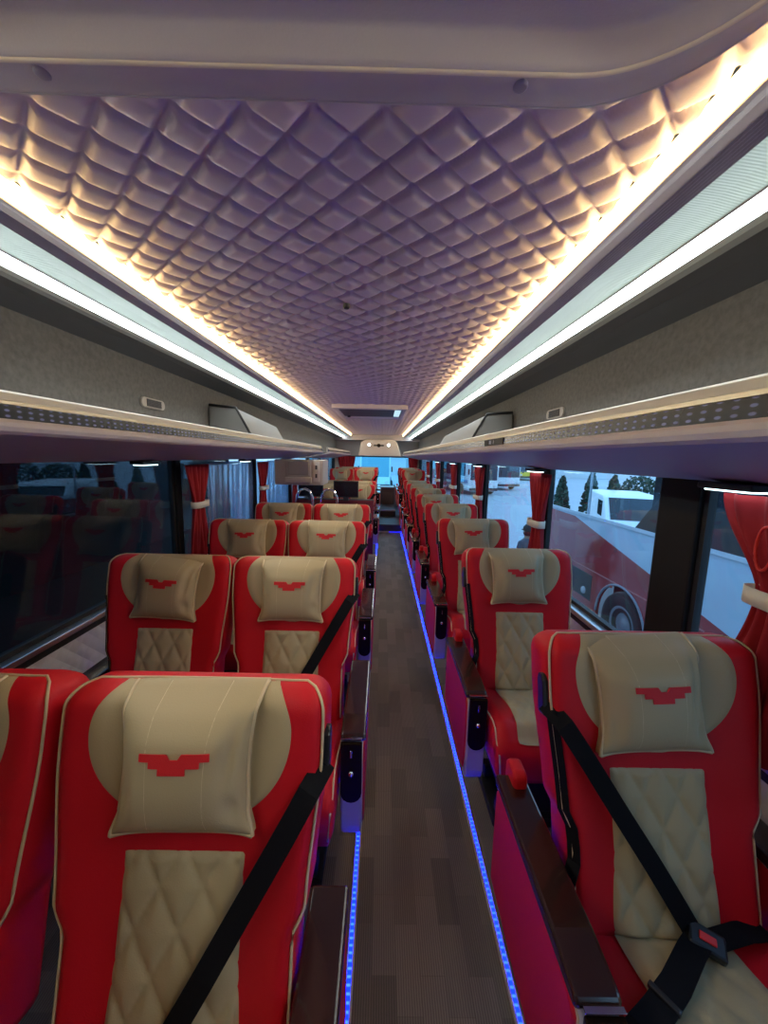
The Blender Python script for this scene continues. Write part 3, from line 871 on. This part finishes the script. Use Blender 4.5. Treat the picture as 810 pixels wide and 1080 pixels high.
# ------------------------------------------------------------------ curtains
def curtain(side, y0, y1, label, tie=1.10, gather=.55, shift=0.0, ztop=1.50, zbot=.825, axis='y', x=None, nf=6):
    xx = (WR - .045 if side > 0 else WL + .045) if x is None else x
    yc = (y0 + y1)/2; W = y1 - y0
    t = thing('curtain', label, 'curtain', (xx, yc, ztop) if axis == 'y' else (yc, xx, ztop))
    def width(z):
        if z > tie: k = ss(tie, ztop, z)**.85; return W*(gather + (1 - gather)*k), shift*W*(1 - k)
        k = ss(tie, zbot, z); return W*(gather + (.85 - gather)*k), shift*W
    P = []; nz, nu = 30, 64
    for i in range(nz + 1):
        z = ztop + (zbot - ztop)*i/nz; w, sh = width(z); r = []
        amp = .014*(w/W)**.2
        for j in range(nu + 1):
            u = j/nu; yy = (u - .5)*w + sh
            dx = -side*(amp*(1 + math.sin(2*PI*u*nf + .6*math.sin(3*u + i*.04))) + .006*math.sin(17*u + .15*i))
            r.append((dx, yy, z - ztop) if axis == 'y' else (yy, dx, z - ztop))
        P.append(r)
    MB().grid(P).build('cloth', CURT, t, smooth=True, solid=.003)
    w, sh = width(tie); b = MB(); P = []
    for q, zz in ((0, -.022), (1, .022)):
        ring = []
        for k in range(20):
            a = 2*PI*k/20; yy = sh + (w/2 + .008)*math.copysign(abs(math.cos(a))**.6, math.cos(a)); dx = -side*(.020 + .034*math.copysign(abs(math.sin(a))**.6, math.sin(a)))
            ring.append((dx, yy, tie + zz - ztop) if axis == 'y' else (yy, dx, tie + zz - ztop))
        P.append(ring)
    b.grid(P, closed_v=True); b.build('tie_band', BAND, t, smooth=True, solid=.003)
    return t
curtain(1, .60, 1.10, 'red tied curtain beside the front single seat, partly out of view', tie=1.25, gather=.42, shift=.02)
curtain(1, 2.22, 2.55, 'red tied curtain beside the second window on the singles side', tie=1.19, gather=.5)
curtain(1, 3.68, 4.08, 'red tied curtain at the pillar level with the fourth single seat', tie=1.2, gather=.5)
curtain(1, 5.06, 5.50, 'red curtain at the pillar level with the fifth single seat', tie=1.2, gather=.7)
curtain(1, 6.55, 7.02, 'red curtain at the pillar level with the seventh single seat', tie=1.2, gather=.6)
curtain(1, 8.0, 8.58, 'red curtain at the pillar beside the rear step on the singles side', tie=1.2, gather=.6)
curtain(-1, 2.55, 2.91, 'red tied curtain beside the dark front window of the paired seats', tie=1.22, gather=.5)
curtain(-1, 4.02, 4.42, 'red tied curtain at the pillar behind the fourth pair, near the hanging console', tie=1.22, gather=.5)
curtain(-1, 5.55, 5.98, 'red curtain at the stairwell window under the hanging console', tie=1.2, gather=.55)
curtain(-1, 7.1, 7.5, 'red curtain at the pillar behind the sixth pair of seats', tie=1.2, gather=.5)
curtain(-1, 8.45, 8.85, 'red tied curtain at the pillar beside the rear step on the paired seats side', tie=1.2, gather=.5)
curtain(1, -1.27, -.78, 'red tied curtain in the rear corner of the paired seats side', tie=1.15, gather=.75, axis='x', x=YB - .06, ztop=1.58)
curtain(1, .74, 1.02, 'red tied curtain in the rear corner of the singles side', tie=1.15, gather=.75, axis='x', x=YB - .06, ztop=1.58)
# red pull loop by the front curtain
o = MB().tube([(.950, .925 + .022*math.sin(a), 1.375 + .055*math.cos(a)) for a in np.linspace(0, 2*PI, 20, endpoint=False)], .004, 6, closed=True).build('pull_loop', mat('bright_red_cord', (.7, .03, .02), .5), smooth=True)
tag(o, 'bright red cord loop hanging on the curtain by the front single seat', 'cord')

# under-rack reading lamps
def lamp(side, y, label):
    t = thing('reading_light', label, 'lamp', (S(side, 1.12), y, CAMZ - .062))
    MB().box(-.035, .035, -.085, .085, -.006, .012).build('bezel', BLACK, t, bevel=.004)
    MB().box(-.026, .026, -.070, .070, -.011, -.004).build('lens', READ, t, bevel=.003)
for y, w in ((1.04, 'first'), (2.42, 'second'), (3.9, 'third'), (5.3, 'fourth'), (6.8, 'fifth')):
    lamp(1, y, 'slim cool reading light under the rack, %s above the single seats' % w)
for y, w in ((2.10, 'first'), (3.62, 'second'), (5.1, 'third')):
    lamp(-1, y, 'slim cool reading light under the rack, %s above the paired seats' % w)

# ------------------------------------------------------------------ creased film on the windows of the pair side
def film(y0, y1, label, seed):
    r2 = np.random.default_rng(seed); ph = r2.uniform(0, 6, 8)
    P = []
    for i in range(26):
        z = .81 + .70*i/25; r = []
        for j in range(90):
            y = y0 + (y1 - y0)*j/89
            q = y + .10*(z - 1.2)*math.sin(2*y + ph[0])
            d = .018*math.sin(27*q + ph[1] + 1.2*z) + .010*math.sin(57*q + ph[2] - 2*z) + .006*math.sin(11*q + ph[3] + 4*z) + .004*math.sin(101*q + ph[4])
            r.append((WL + .022 - d*.45, y, z))
        P.append(r)
    o = MB().grid(P).build('window_film', FILM, smooth=True, solid=.001); tag(o, label, 'film')
film(2.93, 4.00, 'creased clear film over the window beside the third and fourth pairs', 1)
film(4.46, 5.52, 'creased clear film over the window behind the hanging console', 2)

# ------------------------------------------------------------------ hanging console, screens, stair rails
t = thing('overhead_console', 'beige console cabinet hanging below the rack over the stairwell', 'cabinet', (-.94, 4.35, 1.245))
MB().box(-.275, .275, 0, .40, 0, .285).build('body', BEIGE, t, bevel=.012)
MB().box(-.14, .14, -.022, .0, .05, .272).build('door', mat('beige_door', (.40, .37, .33), .45), t, bevel=.006)
MB().box(-.115, .115, -.034, -.02, .115, .265).build('display_lid', mat('grey_lid', (.30, .28, .26), .4), t, bevel=.005)
MB().box(-.15, .15, -.05, -.0, .03, .09).build('tray', BEIGE, t, bevel=.008)
sw = MB().box(.165, .235, -.014, .0, .04, .27).build('switch_panel', mat('off_white_plate', (.58, .55, .50), .4), t, bevel=.004)
for z in (.085, .18): MB().box(.188, .210, -.020, -.013, z, z + .045).build('socket', DGREY, sw, bevel=.002)
t = thing('stairwell_partition', 'dark low partition between the fourth pair and the stairwell screens', 'partition', (-.62, 5.72, 0))
MB().box(-.64, .50, 0, .04, .0, .93).build('panel', mat('wine_vinyl', (.16, .01, .015), .45), t, bevel=.01)
MB().tube([(-.64, .02, .93), (.50, .02, .93)], .018, 8).build('top_rail', DGREY, t, smooth=True)
for (x, lab) in ((-1.05, 'black flat monitor on the stairwell partition, beside the windows'), (-.53, 'black flat monitor on the stairwell partition, beside the aisle')):
    t = thing('monitor', lab, 'monitor', (x, 5.66, .945))
    MB().box(-.185, .185, 0, .035, .03, .275).build('casing', BLACK, t, bevel=.008)
    MB().box(-.172, .172, -.003, .002, .045, .262).build('screen', SCREEN, t)
    MB().box(-.04, .04, .01, .06, -.02, .08).build('stand', DGREY, t, bevel=.004)
for (x, lab) in ((-1.02, 'curved chrome grab rail beside the stairwell, at the window side'), (-.70, 'curved chrome grab rail beside the stairwell, next to the aisle-side monitor')):
    t = thing('grab_rail', lab, 'rail', (x, 5.0, 0))
    pts = [(-.10, 0, .0), (-.10, 0, .95), (-.085, 0, 1.06), (-.04, 0, 1.13), (.02, 0, 1.15), (.08, 0, 1.12), (.11, 0, 1.05), (.12, 0, .95), (.12, 0, 0)]
    MB().tube(pts, .016, 10).build('tube', CHROME, t, smooth=True)
    for xq in (-.10, .12): MB().lathe([(.0, .01), (.03, .01), (.035, 0)], (xq, 0, 0), 'z', 14).build('foot_flange', CHROME, t, smooth=True)

# ------------------------------------------------------------------ outside
GZ = -1.36
def ground_mat():
    m = mat('pale_concrete', (.42, .45, .47), .8)
    nt = m.node_tree; b = nt.nodes['Principled BSDF']; tc = nd(nt, 'ShaderNodeTexCoord')
    no = nd(nt, 'ShaderNodeTexNoise', i_Scale=.35, i_Detail=6.0)
    rp = nd(nt, 'ShaderNodeValToRGB'); rp.color_ramp.elements[0].color = (.36, .40, .43, 1); rp.color_ramp.elements[1].color = (.50, .53, .55, 1)
    nt.links.new(tc.outputs['Object'], no.inputs[0]); nt.links.new(no.outputs[0], rp.inputs[0]); nt.links.new(rp.outputs[0], b.inputs['Base Color'])
    return m
struct(MB().box(-60, 110, -40, 170, GZ - .3, GZ).build('ground', ground_mat()))

PAINTR = mat('red_coach_paint', (.34, .035, .035), .18, coat=.5)
PAINTW = mat('pale_blue_white_paint', (.50, .60, .70), .2, coat=.5)
DARKGL = mat('dark_coach_glass', (.02, .028, .035), .06)
def poly_plate(poly, x0, x1): return MB().prism(poly, x0, x1, 'x')
t = thing('coach', 'red and pale blue coach parked alongside, seen through the front window', 'coach', (0, 0, 0))
X0, X1 = 3.6, 6.05
YE = 8.13
# hollow body: two sides, ends, roof, floor
low = []
# red flank with wheel arch cut-out (Y,z polygon); arch centre
wy, wz, wr = 5.49, -.86, .60
def arch(n=14): return [(wy + wr*math.cos(PI*k/n), max(GZ + .28, wz + wr*math.sin(PI*k/n)) if False else wz + wr*math.sin(PI*k/n)) for k in range(n + 1)]
fl = [(YE, .59), (YE, -1.1), (wy + wr, -1.1)] + [(wy + wr*math.cos(PI*k/16), wz + wr*math.sin(PI*k/16)) for k in range(17)] + [(wy - wr, -1.1), (-5.0, -1.1), (-5.0, -1.09), (-.4, -1.09), (7.06, .575)]
poly_plate(fl, X0, X0 + .05).build('red_flank', PAINTR, t)
poly_plate([(7.06, .577), (-.4, -1.088), (-5.0, -1.088), (-5.0, .67), (YE, .62), (YE, .592)], X0 + .002, X0 + .05).build('pale_flank', PAINTW, t)
MB().box(X0 - .012, X0 + .01, -5, YE, .62, .67).build('waist_rail', mat('white_rail', (.62, .68, .74), .3), t)
MB().box(X0 - .006, X0 + .004, 4.0, 7.9, -.265, -.245).build('crease_line', mat('pink_line', (.50, .16, .15), .4), t)
MB().box(X0 + .005, X0 + .03, -5, 5.06, .67, 1.85).build('window_band', DARKGL, t)
MB().prism([(5.06, .67), (5.34, .67), (4.84, 1.23), (4.72, 1.85), (4.4, 1.85), (4.4, .67)], X0 - .004, X0 + .03, 'x').build('door_glass', BLACK, t)
MB().box(X0, X1, -5, YE, 1.85, 2.15).build('roof', PAINTW, t, bevel=.1, seg=4)
MB().box(X0 + .05, X1, -5, YE - .1, -1.1, -1.03).build('chassis', DGREY, t)
MB().box(X1 - .05, X1, -5, YE, -1.1, .60).build('far_flank', PAINTR, t)
for y in (YE - .09, 6.6): MB().box(X0 + .005, X0 + .03, y, y + .04, .64, 1.86).build('post', mat('pale_post', (.4, .5, .6), .4), t)
MB().box(X0 - .006, X0 + .02, 6.28, 7.02, -.79, -.34).build('intake_grille', mat('black_grille', (.02, .02, .024), .4, bump=(60, .5)), t, bevel=.01)
MB().lathe([(.0, -.03), (.05, -.028), (.065, -.01), (.065, .01)], (X0 - .006, 6.5, -.66), 'x', 16).build('lamp', mat('lamp_glass', (.4, .42, .45), .15), t, smooth=True)
MB().lathe([(.0, -.02), (.03, -.018), (.035, 0)], (X0, 5.74, -.33), 'x', 12).build('marker_lamp', mat('marker_red', (.7, .12, .08), .3), t, smooth=True)
b = MB(); b.tube([(X0 - .004, wy + wr*math.cos(a), wz + wr*math.sin(a)) for a in np.linspace(0, PI, 20)], .02, 6)
b.build('arch_trim', mat('grey_arch', (.22, .24, .28), .4), t, smooth=True)
w = MB().lathe([(.0, .10), (.16, .09), (.20, .02), (.29, .015), (.31, -.0), (.40, -.03), (.47, -.015), (.50, .05), (.50, .25), (.0, .25)], (X0 + .04, wy, wz), 'x', 36).build('wheel', RUB, t, smooth=True)
MB().lathe([(.0, .04), (.06, .03), (.09, .05), (.20, .055), (.27, .01), (.29, .015)], (X0 + .035, wy, wz), 'x', 30).build('hub', mat('steel_hub', (.22, .23, .26), .4, .6), w, smooth=True)
MB().box(X0 + .30, X0 + .34, wy - .65, wy + .65, -1.05, -.15).build('wheel_well', BLACK, t)

# near-black bus-shaped block added to darken the view from the pair-side front window
t = thing('dark_backdrop', 'near-black bus-shaped backdrop added to darken the front window of the paired seats', 'bus', (WL - .75, 0, 0))
DK = mat('near_black_backdrop', (.010, .011, .012), .5)
MB().box(-2.4, 0, -6, 5.4, GZ + .35, 2.4).build('body', DK, t, bevel=.08, seg=3)
MB().box(-.002, .012, -5.5, 5.2, .75, 1.75).build('window_band', mat('black_backdrop_band', (.006, .007, .008), .25), t)
for y in (-3.5, 2.0): MB().lathe([(.0, .02), (.2, .03), (.3, .05), (.45, .05), (.48, .0), (.48, -.25), (.0, -.25)], (-.05, y, GZ + .48), 'x', 24).build('wheel', RUB, t, smooth=True)

def bus(name, label, x, y, L, W, H, body, stripe, face, rot=0, shield=(.04, .06, .08)):
    t = thing(name, label, 'bus', (x, y, GZ)); t.rotation_euler = (0, 0, rot)
    MB().box(-W/2, W/2, 0, L, .35, H).build('body', body, t, bevel=.12, seg=3)
    MB().box(-W/2 + .12, W/2 - .12, -.03, .02, 1.25, H - .35).build('windscreen', mat(label[:12] + 'glass', shield, .1), t, bevel=.05)
    MB().box(-W/2 - .01, W/2 + .01, .3, L - .3, .95, 1.25).build('stripe', stripe, t)
    MB().box(-W/2 - .015, W/2 + .015, .9, L - .5, 1.55, H - .5).build('side_windows', mat(label[:12] + 'side', (.05, .07, .10), .1), t)
    MB().box(-W/2 + .05, W/2 - .05, -.06, .1, .40, .62).build('bumper', DGREY, t, bevel=.03)
    for sx in (-1, 1):
        MB().lathe([(0, -.02), (.10, -.015), (.13, 0), (.13, .05)], (sx*(W/2 - .32), -.03, .80), 'y', 14).build('headlamp', mat('pale_lamp', (.7, .72, .75), .2), t, smooth=True)
        MB().box(sx*(W/2 + .12) - .06, sx*(W/2 + .12) + .06, -.25, -.15, 1.7, 2.15).build('mirror', BLACK, t, bevel=.02)
        for yy in (1.6, L - 2.2): MB().lathe([(0, .02), (.25, .03), (.42, .0), (.46, -.12), (.46, -.24), (0, -.24)], (sx*(W/2 - .02) if sx < 0 else sx*(W/2 + .22), yy, .46), 'x', 20).build('wheel', RUB, t, smooth=True)
WPAINT = mat('white_paint', (.72, .78, .82), .3); RSTR = mat('red_stripe', (.45, .10, .10), .3); BSTR = mat('blue_stripe', (.12, .30, .50), .3)
YPAINT = mat('yellow_paint', (.75, .55, .03), .35)
bus('parked_bus', 'white bus with red stripe parked in the yard, beyond the third window', 12.2, 37, 10, 2.5, 3.3, WPAINT, RSTR, 1, .25)
bus('parked_bus', 'white bus parked across the yard beyond the fourth window', 8.2, 31, 10, 2.5, 3.2, WPAINT, BSTR, 1, .15)
bus('parked_bus', 'yellow bus far across the yard', 21.5, 56, 9, 3.4, 2.9, YPAINT, YPAINT, 1, .2)
for (x, lab) in ((-5.2, 'white bus outside the rear window, on the paired seats side'), (-.6, 'white bus straight behind the rear window'), (3.9, 'white bus outside the rear window, on the singles side')):
    bus('parked_bus', lab, x, 33, 10, 2.6, 3.3, mat('cyan_white_paint', (.62, .82, .86), .3), BSTR, 1, 0, shield=(.18, .42, .50))
# white van and small white building beyond the coach
t = thing('white_van', 'white van parked beyond the red coach', 'van', (7.6, 10.9, GZ)); t.rotation_euler = (0, 0, -.35)
MB().prism([(0, .35), (0, .95), (.75, 1.12), (1.35, 1.80), (1.7, 1.86), (4.3, 1.86), (4.45, 1.7), (4.45, .35)], -.85, .85, 'x').build('body', WPAINT, t, bevel=.06, seg=3)
MB().prism([(.80, 1.14), (1.36, 1.77), (1.33, 1.80), (.76, 1.16)], -.72, .72, 'x').build('windscreen', DARKGL, t)
for sx in (-1, 1):
    MB().box(*sorted((sx*.853, sx*.83)), 1.5, 2.3, 1.15, 1.66).build('side_window', DARKGL, t)
    for yy in (.9, 3.5): MB().lathe([(0, .1), (.2, .08), (.33, .0), (.33, -.1), (0, -.1)], (sx*.80, yy, .33), 'x', 18).build('wheel', RUB, t, smooth=True)
for i, (x, y, h, r, lab) in enumerate(((8.1, 17.2, 2.25, .40, 'narrow dark shrub beyond the red coach, farthest from the black pillar'), (9.3, 17.0, 2.45, .46, 'narrow dark shrub beyond the red coach, second along the row'),
                                  (10.3, 17.0, 2.35, .45, 'narrow dark shrub beside the two bushy ones beyond the coach'), (11.7, 17.4, 2.3, .85, 'bushy green shrub above the white van'), (13.5, 17.2, 2.5, .95, 'broad bushy green shrub next to the black window pillar'))):
    t = thing('yard_shrub', lab, 'shrub', (x, y, GZ), group='shrubs beyond the red coach')
    MB().tube([(0, 0, 0), (.03, .02, h*.4), (0, 0, h*.8)], [.07, .05, .03], 8).build('trunk', mat('bark', (.08, .06, .04), .9), t, smooth=True)
    b = MB(); r2 = np.random.default_rng(i); N = 1500
    for _ in range(N):
        zz = r2.uniform(.08, 1); a = r2.uniform(0, 2*PI)
        rr = (r*(1 - zz)**.6*1.2 if i < 3 else r*math.sqrt(max(0, 1 - (2*zz - 1.05)**2*.9)))*math.sqrt(r2.uniform(.25, 1))
        c = Vector((rr*math.cos(a), rr*math.sin(a), h*zz)); sz = r2.uniform(.05, .11)
        n1 = Vector(r2.normal(size=3)).normalized(); n2 = n1.orthogonal().normalized()*sz; n3 = n1.cross(n2)*.6
        b.add([c - n2, c - n3, c + n2, c + n3], [(0, 1, 2, 3)])
    b.build('crown', mat('dark_leaves', (.035, .075, .05), .8), t)
# distant wall line of the yard
t = thing('yard_shed', 'long pale shed across the far side of the yard', 'shed', (18, 66, GZ))
MB().box(-30, 22, 0, 8, 0, 3.2).build('walls', mat('pale_wall', (.52, .60, .64), .7), t)
MB().prism([(-.6, 3.2), (4, 4.6), (8.6, 3.2)], -31, 23, 'x').build('roof', mat('blue_grey_roof', (.30, .40, .46), .6), t)

# ------------------------------------------------------------------ person in the yard (back view)
def person(x, y, rot):
    root = thing('person', 'person in dark blue-grey shirt and dark cap walking outside, seen from behind', 'person', (x, y, GZ)); root.rotation_euler = (0, 0, rot)
    J = {'pel': (0, 0, .94, .155), 'abd': (0, .0, 1.08, .15), 'chs': (0, -.01, 1.28, .165), 'nek': (0, 0, 1.43, .062), 'hd1': (0, .015, 1.52, .082), 'hd2': (0, .02, 1.61, .085),
         'lsh': (-.17, 0, 1.36, .066), 'lel': (-.25, -.02, 1.10, .046), 'lwr': (-.24, .10, .88, .034), 'lha': (-.235, .13, .80, .030),
         'rsh': (.17, 0, 1.36, .066), 'rel': (.25, -.05, 1.10, .046), 'rwr': (.25, .02, .87, .034), 'rha': (.25, .04, .79, .030),
         'lhp': (-.09, 0, .88, .098), 'lkn': (-.10, .06, .50, .066), 'lan': (-.10, .0, .09, .045), 'lto': (-.11, .16, .04, .04),
         'rhp': (.09, 0, .88, .098), 'rkn': (.10, .02, .50, .066), 'ran': (.10, -.14, .10, .045), 'rto': (.11, .02, .04, .04)}
    E = [('pel', 'abd'), ('abd', 'chs'), ('chs', 'nek'), ('nek', 'hd1'), ('hd1', 'hd2'), ('chs', 'lsh'), ('lsh', 'lel'), ('lel', 'lwr'), ('lwr', 'lha'), ('chs', 'rsh'), ('rsh', 'rel'), ('rel', 'rwr'), ('rwr', 'rha'),
         ('pel', 'lhp'), ('lhp', 'lkn'), ('lkn', 'lan'), ('lan', 'lto'), ('pel', 'rhp'), ('rhp', 'rkn'), ('rkn', 'ran'), ('ran', 'rto')]
    ks = list(J)
    vs = [J[k][:3] for k in ks]; rs = [J[k][3] for k in ks]; es = [(ks.index(a), ks.index(c)) for a, c in E]
    for sg, hand, wr in ((-1, 'lha', 'lwr'), (1, 'rha', 'rwr')):    # five fingers each
        h = Vector(J[hand][:3]); hi = ks.index(hand)
        for q in range(5):
            if q < 4: a = h + Vector((0, -.027 + .018*q, -.055 - (.012 if q in (1, 2) else 0))); c = a + Vector((-sg*.012, 0, -.035))
            else: a = h + Vector((-sg*.02, .045, -.012)); c = a + Vector((-sg*.008, .012, -.03))
            vs += [tuple(a), tuple(c)]; rs += [.0095, .008]; n = len(vs); es += [(hi, n-2), (n-2, n-1)]
    me = bpy.data.meshes.new('body'); me.from_pydata(vs, es, [])
    o = bpy.data.objects.new('body', me); COL.objects.link(o)
    sk = o.modifiers.new('skin', 'SKIN'); 
    lay = me.skin_vertices[0] if me.skin_vertices else None
    if lay is None:
        bpy.context.view_layer.objects.active = o
        lay = me.skin_vertices[0]
    for i, r in enumerate(rs): lay.data[i].radius = (r, r)
    lay.data[0].use_root = True
    sb = o.modifiers.new('sub', 'SUBSURF'); sb.levels = 1; sb.render_levels = 1
    dg = bpy.context.evaluated_depsgraph_get(); m2 = bpy.data.meshes.new_from_object(o.evaluated_get(dg))
    bpy.data.objects.remove(o)
    for m in (mat('skin', (.35, .20, .14), .6), mat('blue_grey_shirt', (.07, .09, .14), .8), mat('dark_trousers', (.03, .035, .05), .8), mat('dark_shoes', (.02, .02, .02), .6)): m2.materials.append(m)
    for p in m2.polygons:
        z, xx = p.center.z, abs(p.center.x); p.use_smooth = True
        p.material_index = 3 if z < .09 else 2 if z < .93 and xx < .2 else 1 if z < 1.44 and (z > 1.0 or xx < .19) else 0
    ob = bpy.data.objects.new('body', m2); COL.objects.link(ob); ob.parent = root
    MB().lathe([(.0, .115), (.05, .105), (.088, .06), (.098, .0), (.094, -.01)], (0, .02, 1.60), 'z', 20).build('cap', mat('dark_cap', (.02, .025, .035), .8), root, smooth=True)
    b = MB(); P = [[(.085*math.sin(a)*1.0, .02 + (.09 + .075*q)*math.cos(a), 1.60 - .012*q) for a in np.linspace(-1.1, 1.1, 9)] for q in (0, .5, 1)]
    b.grid(P).build('cap_peak', mat('dark_cap2', (.02, .025, .035), .8), root, smooth=True, solid=.004)
    MB().lathe([(.0, .04), (.06, .03), (.092, -.01), (.090, -.05), (.07, -.075)], (0, .008, 1.57), 'z', 18).build('hair', mat('dark_hair', (.015, .012, .01), .7), root, smooth=True)
    f = MB(); f.lathe([(0, .03), (.012, .01), (.014, -.01), (0, -.015)], (0, .105, 1.555), 'z', 8)
    f.build('nose', mat('skin_nose', (.35, .20, .14), .6), root, smooth=True)
    for sx in (-1, 1):
        MB().lathe([(0, .012), (.009, .008), (.012, 0), (0, -.008)], (sx*.032, .095, 1.578), 'y', 8).build('eye', mat('eye_white', (.6, .6, .6), .3), root, smooth=True)
        MB().lathe([(0, .03), (.012, .02), (.014, -.01), (0, -.03)], (sx*.088, .01, 1.56), 'z', 8).build('ear', mat('skin_ear', (.33, .19, .13), .6), root, smooth=True)
    MB().box(-.024, .024, .094, .102, 1.512, 1.520).build('mouth', mat('lips', (.25, .09, .08), .5), root, bevel=.003)
person(2.86, 7.3, .35)

# ------------------------------------------------------------------ world and view
w = bpy.data.worlds.new('world'); SC.world = w; w.use_nodes = True
nt = w.node_tree; bg = nt.nodes['Background']
tc = nd(nt, 'ShaderNodeTexCoord'); sp = nd(nt, 'ShaderNodeSeparateXYZ')
rp = nd(nt, 'ShaderNodeValToRGB')
rp.color_ramp.elements[0].position = .48; rp.color_ramp.elements[0].color = (.62, .80, .92, 1)
rp.color_ramp.elements[1].position = .85; rp.color_ramp.elements[1].color = (.28, .52, .85, 1)
mp = nd(nt, 'ShaderNodeMath', operation='MULTIPLY_ADD'); mp.inputs[1].default_value = .5; mp.inputs[2].default_value = .5
nt.links.new(tc.outputs['Generated'], sp.inputs[0]); nt.links.new(sp.outputs['Z'], mp.inputs[0]); nt.links.new(mp.outputs[0], rp.inputs[0]); nt.links.new(rp.outputs[0], bg.inputs[0])
bg.inputs[1].default_value = 2.3
SC.view_settings.view_transform = 'Standard'; SC.view_settings.look = 'None'; SC.view_settings.gamma = 1; SC.view_settings.use_curve_mapping = False
SC.view_settings.exposure = 0.38
SC.cycles.use_denoising = True
SC.cycles.max_bounces = 8; SC.cycles.transparent_max_bounces = 24
